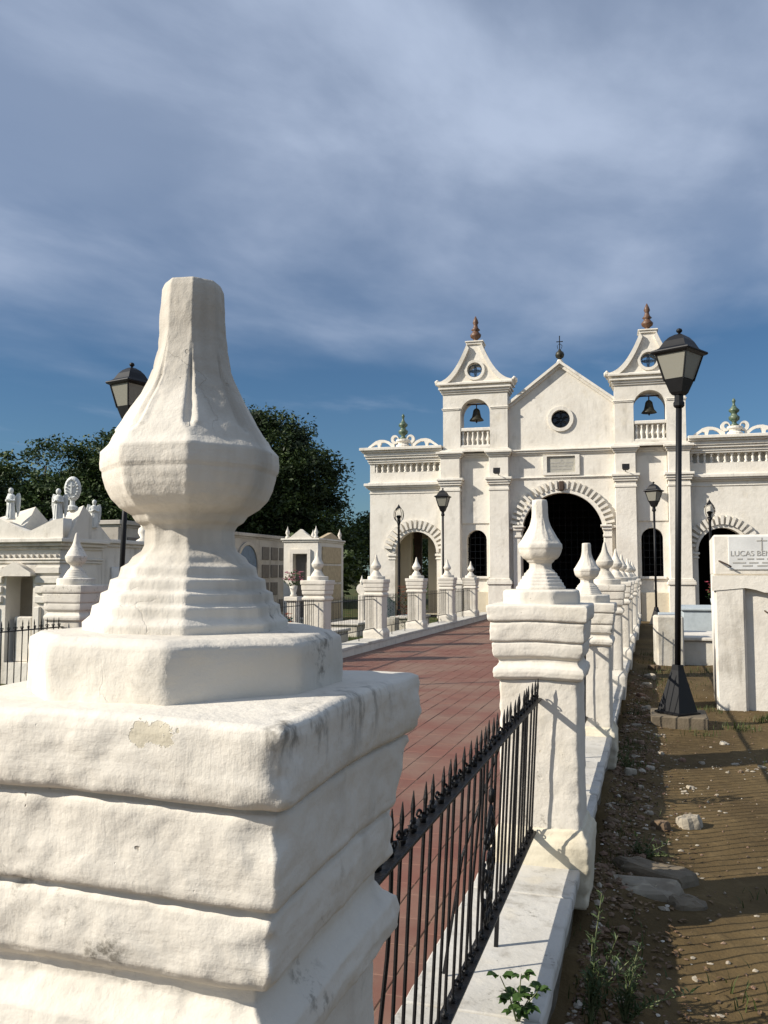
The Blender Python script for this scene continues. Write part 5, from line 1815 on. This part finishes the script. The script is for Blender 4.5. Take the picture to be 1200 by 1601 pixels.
tufts = [(-0.3, 3.2, 60), (-0.31, 3.5, 50), (-0.3, 4.2, 60), (-0.3, 5.2, 50), (-0.28, 5.5, 70), (-0.3, 6.0, 70), (-0.31, 6.7, 70), (-0.3, 7.5, 90), (-0.29, 8.0, 70), (-0.3, 9.6, 90), (-0.28, 10.3, 90), (-0.28, 11.5, 120), (-0.22, 5.7, 60), (-0.26, 6.3, 90), (-0.25, 7.0, 70), (-0.2, 8.4, 110), (-0.27, 9.2, 120), (-0.2, 9.9, 90), (-0.25, 10.8, 120), (-0.2, 12.4, 140), (0.0, 13.8, 160), (0.15, 15, 160), (0.1, 16.5, 220), (-0.1, 18.4, 260), (0.05, 20.0, 260),
         (0.62, 5.2, 40), (0.95, 5.0, 40), (0.5, 10.4, 60), (0.95, 10.9, 120), (1.35, 11.6, 160), (0.7, 12.2, 90), (0.9, 17, 160), (-0.28, 4.6, 60), (-0.3, 3.9, 70), (1.1, 8.9, 30), (0.33, 4.1, 25)]
for x_, y_, n_ in tufts:
    for k in range(n_):
        s_ = 0.10 if y_ < 13 else 0.3
        blade(x_ + rr.gauss(0, s_), y_ + rr.gauss(0, s_ * 1.2), DIRT - 0.01, rr.uniform(.03, .11), rr.uniform(.01, .06))
for k in range(26000):
    x_, y_ = rr.uniform(-10.5, -6.45), rr.uniform(7, 33)
    if nz((x_, y_, 2), 0.8) > -0.12:
        blade(x_, y_, DIRT - 0.01, rr.uniform(.04, .14), rr.uniform(.01, .07))
tag(gr.build('grass', 'grass'), 'short green grass and tufts on the cemetery ground', 'grass', kind='stuff')

gv_ = MB()
rr = random.Random(33)


def ground_z(x_, y_):
    z = DIRT + 0.022 * nz((x_, y_, 0), 1.1) + 0.007 * nz((x_, y_, 3), 4.2)
    d = x_ + 0.37
    return z + (0.055 * math.exp(-((d - 0.22) / 0.22) ** 2) + 0.10 * math.exp(-(max(0.0, d) / 0.10) ** 2)) * (0.6 + nz((x_, y_, 11), 2.2))


for k in range(3600):
    y_ = 2.0 + 13 * rr.random() ** 1.5
    near_k = rr.random() < 0.55
    x_ = -0.36 + abs(rr.gauss(0, 0.22)) if near_k else rr.uniform(-0.3, 2.4)
    s_ = rr.uniform(.003, .011) * (1.5 if near_k and rr.random() < .3 else 1)
    gv_.ico((x_, y_, ground_z(x_, y_) + s_ * .25), s_, (rr.uniform(.7, 1.5), rr.uniform(.7, 1.5), rr.uniform(.4, .8)), .25, rr)
for k in range(620):
    y_ = 3.0 + 13 * rr.random() ** 1.2
    x_ = -0.34 + abs(rr.gauss(0, 0.15))
    s_ = rr.uniform(.010, .030)
    gv_.ico((x_, y_, ground_z(x_, y_) + s_ * .15), s_, (rr.uniform(.7, 1.6), rr.uniform(.6, 1.3), rr.uniform(.35, .8)), .3, rr)
tag(gv_.build('gravel', 'rubble'), 'small stones and grit scattered over the dirt strip', 'gravel', kind='stuff')
ch = MB()
for k in range(190):
    c_ = rr.choice([(-0.12, 7.4, .16, .7), (0.0, 8.2, .2, .6), (0.35, 8.8, .25, .25), (1.25, 9.1, .25, .2), (0.3, 7.75, .1, .12), (-0.1, 9.6, .15, .8), (0.8, 8.7, .25, .2), (0.05, 6.4, .15, .4), (0.4, 4.4, .4, .5)])
    x_, y_ = c_[0] + rr.gauss(0, c_[2]), c_[1] + rr.gauss(0, c_[3])
    if x_ < -0.34:
        continue
    s_ = rr.uniform(.005, .016)
    ch.ico((x_, y_, ground_z(x_, y_) + s_ * .2), s_, (rr.uniform(.7, 1.7), rr.uniform(.6, 1.2), rr.uniform(.4, .8)), .3, rr)
tag(ch.build('mortar_chips', 'palerubble'), 'scatter of pale mortar chips on the dirt strip', 'rubble', kind='stuff')
lt = MB()
for k in range(1900):
    y_ = 2.2 + 12 * rr.random() ** 1.4
    x_ = -0.34 + abs(rr.gauss(0, 0.24))
    a = rr.uniform(0, 6.28)
    vs, fs = leaf_poly((x_, y_, ground_z(x_, y_) + .008), (math.cos(a), math.sin(a), rr.uniform(-.1, .25)), (0, 0.1, 1), rr.uniform(.02, .05), .018)
    lt.add(vs, fs)
tag(lt.build('leaf_litter', 'litter'), 'dry brown leaf litter along the kerb', 'leaf litter', kind='stuff')


def shard(name, loc, sx, sy, sz, rz, label, mat, tilt=(0, 0), group=None, seed=0, cat='rubble'):
    """irregular broken lump: a jagged outline with crumbled, uneven top edges"""
    r2 = random.Random(seed)
    n_ = r2.randint(13, 17)
    ring = []
    for k in range(n_):
        a = 2 * math.pi * k / n_
        sq = 1.0 / max(abs(math.cos(a)), abs(math.sin(a))) ** 0.6
        f_ = sq * r2.uniform(.80, 1.08)
        ring.append((sx / 2 * math.cos(a) * f_, sy / 2 * math.sin(a) * f_))
    vs = [(x_, y_, -sz * .2) for x_, y_ in ring]
    for sc_, zz in ((1.03, .35), (1.0, .68), (.93, .90), (.80, 1.0), (.4, 1.02)):
        vs += [(x_ * sc_ * r2.uniform(.96, 1.03), y_ * sc_ * r2.uniform(.96, 1.03), sz * zz * r2.uniform(.90, 1.08)) for x_, y_ in ring]
    fs = [tuple(range(n_ - 1, -1, -1)), tuple(range(5 * n_, 6 * n_))]
    for q in range(5):
        for k in range(n_):
            k2 = (k + 1) % n_
            fs.append((q * n_ + k, q * n_ + k2, (q + 1) * n_ + k2, (q + 1) * n_ + k))
    o = MB().add(vs, fs).build(name, mat, None, loc, (tilt[0], tilt[1], rz))
    return tag(o, label, cat, group)


shard('broken_slab', (-0.10, 5.17, DIRT - 0.02), 0.52, 0.26, 0.09, R(-12), 'broken pale slab lying beside the second pillar base', 'shadeslab', (R(4), R(-3)), None, 3)
shard('broken_slab', (-0.02, 5.46, DIRT - 0.02), 0.50, 0.24, 0.10, R(-18), 'second broken slab just behind the first, in the pillar shadow', 'concrete', (R(-3), R(3)), None, 4)
shard('broken_slab', (0.14, 5.05, DIRT - 0.03), 0.22, 0.18, 0.08, R(30), 'brownish broken lump in front of the pale slab', 'concrete', (R(6), R(8)), None, 6)
spots = [(0.02, 6.45, .16), (-0.05, 6.75, .10), (0.22, 6.62, .22), (0.25, 8.9, .12), (0.42, 8.85, .09), (0.72, 8.9, .09), (0.74, 8.6, .08), (0.95, 8.85, .10), (1.05, 8.55, .12), (1.2, 9.3, .30), (1.32, 9.0, .22), (1.5, 9.2, .2), (1.25, 8.75, .12),
         (0.28, 7.85, .09), (0.22, 7.7, .07), (-0.2, 7.2, .12), (-0.12, 7.6, .10), (-0.22, 8.0, .16), (-0.05, 8.4, .12), (-0.2, 8.8, .10), (0.05, 9.1, .10), (-0.15, 9.6, .14), (0.02, 10.1, .12), (-0.2, 10.5, .16), (0.7, 9.9, .12), (0.05, 11.2, .2), (-0.1, 12.0, .18), (-0.18, 13.0, .22), (-0.1, 14.2, .2), (-0.05, 15.5, .3), (0.0, 17, .3),
         (0.15, 4.2, .05), (0.42, 4.5, .04), (0.30, 4.95, .05), (0.6, 5.9, .05), (0.2, 3.9, .04), (-0.02, 6.1, .08), (0.5, 7.1, .05)]
for k, (x_, y_, s_) in enumerate(spots):
    where = 'in front of the broken slabs' if y_ < 5.0 else 'behind the broken slabs' if y_ < 6.8 else 'between the broken slabs and the lamp post' if y_ < 10 else 'beyond the tall lamp post'
    side = 'beside the kerb' if x_ < 0.08 else 'out on the dirt' if x_ < 0.9 else 'near the right edge'
    rlab = 'loose %s rubble piece %s %s' % ('pale' if k % 3 else 'brown', side, where)
    shard('rubble_piece', (x_, y_, ground_z(x_, y_) - 0.008), s_ * .8, s_ * random.uniform(.4, .7), s_ * random.uniform(.2, .4), random.uniform(0, 6), rlab, 'palerubble' if k % 3 else 'rubble', (R(random.uniform(-12, 12)), R(random.uniform(-12, 12))), 'rubble pieces scattered on the dirt strip', 50 + k)
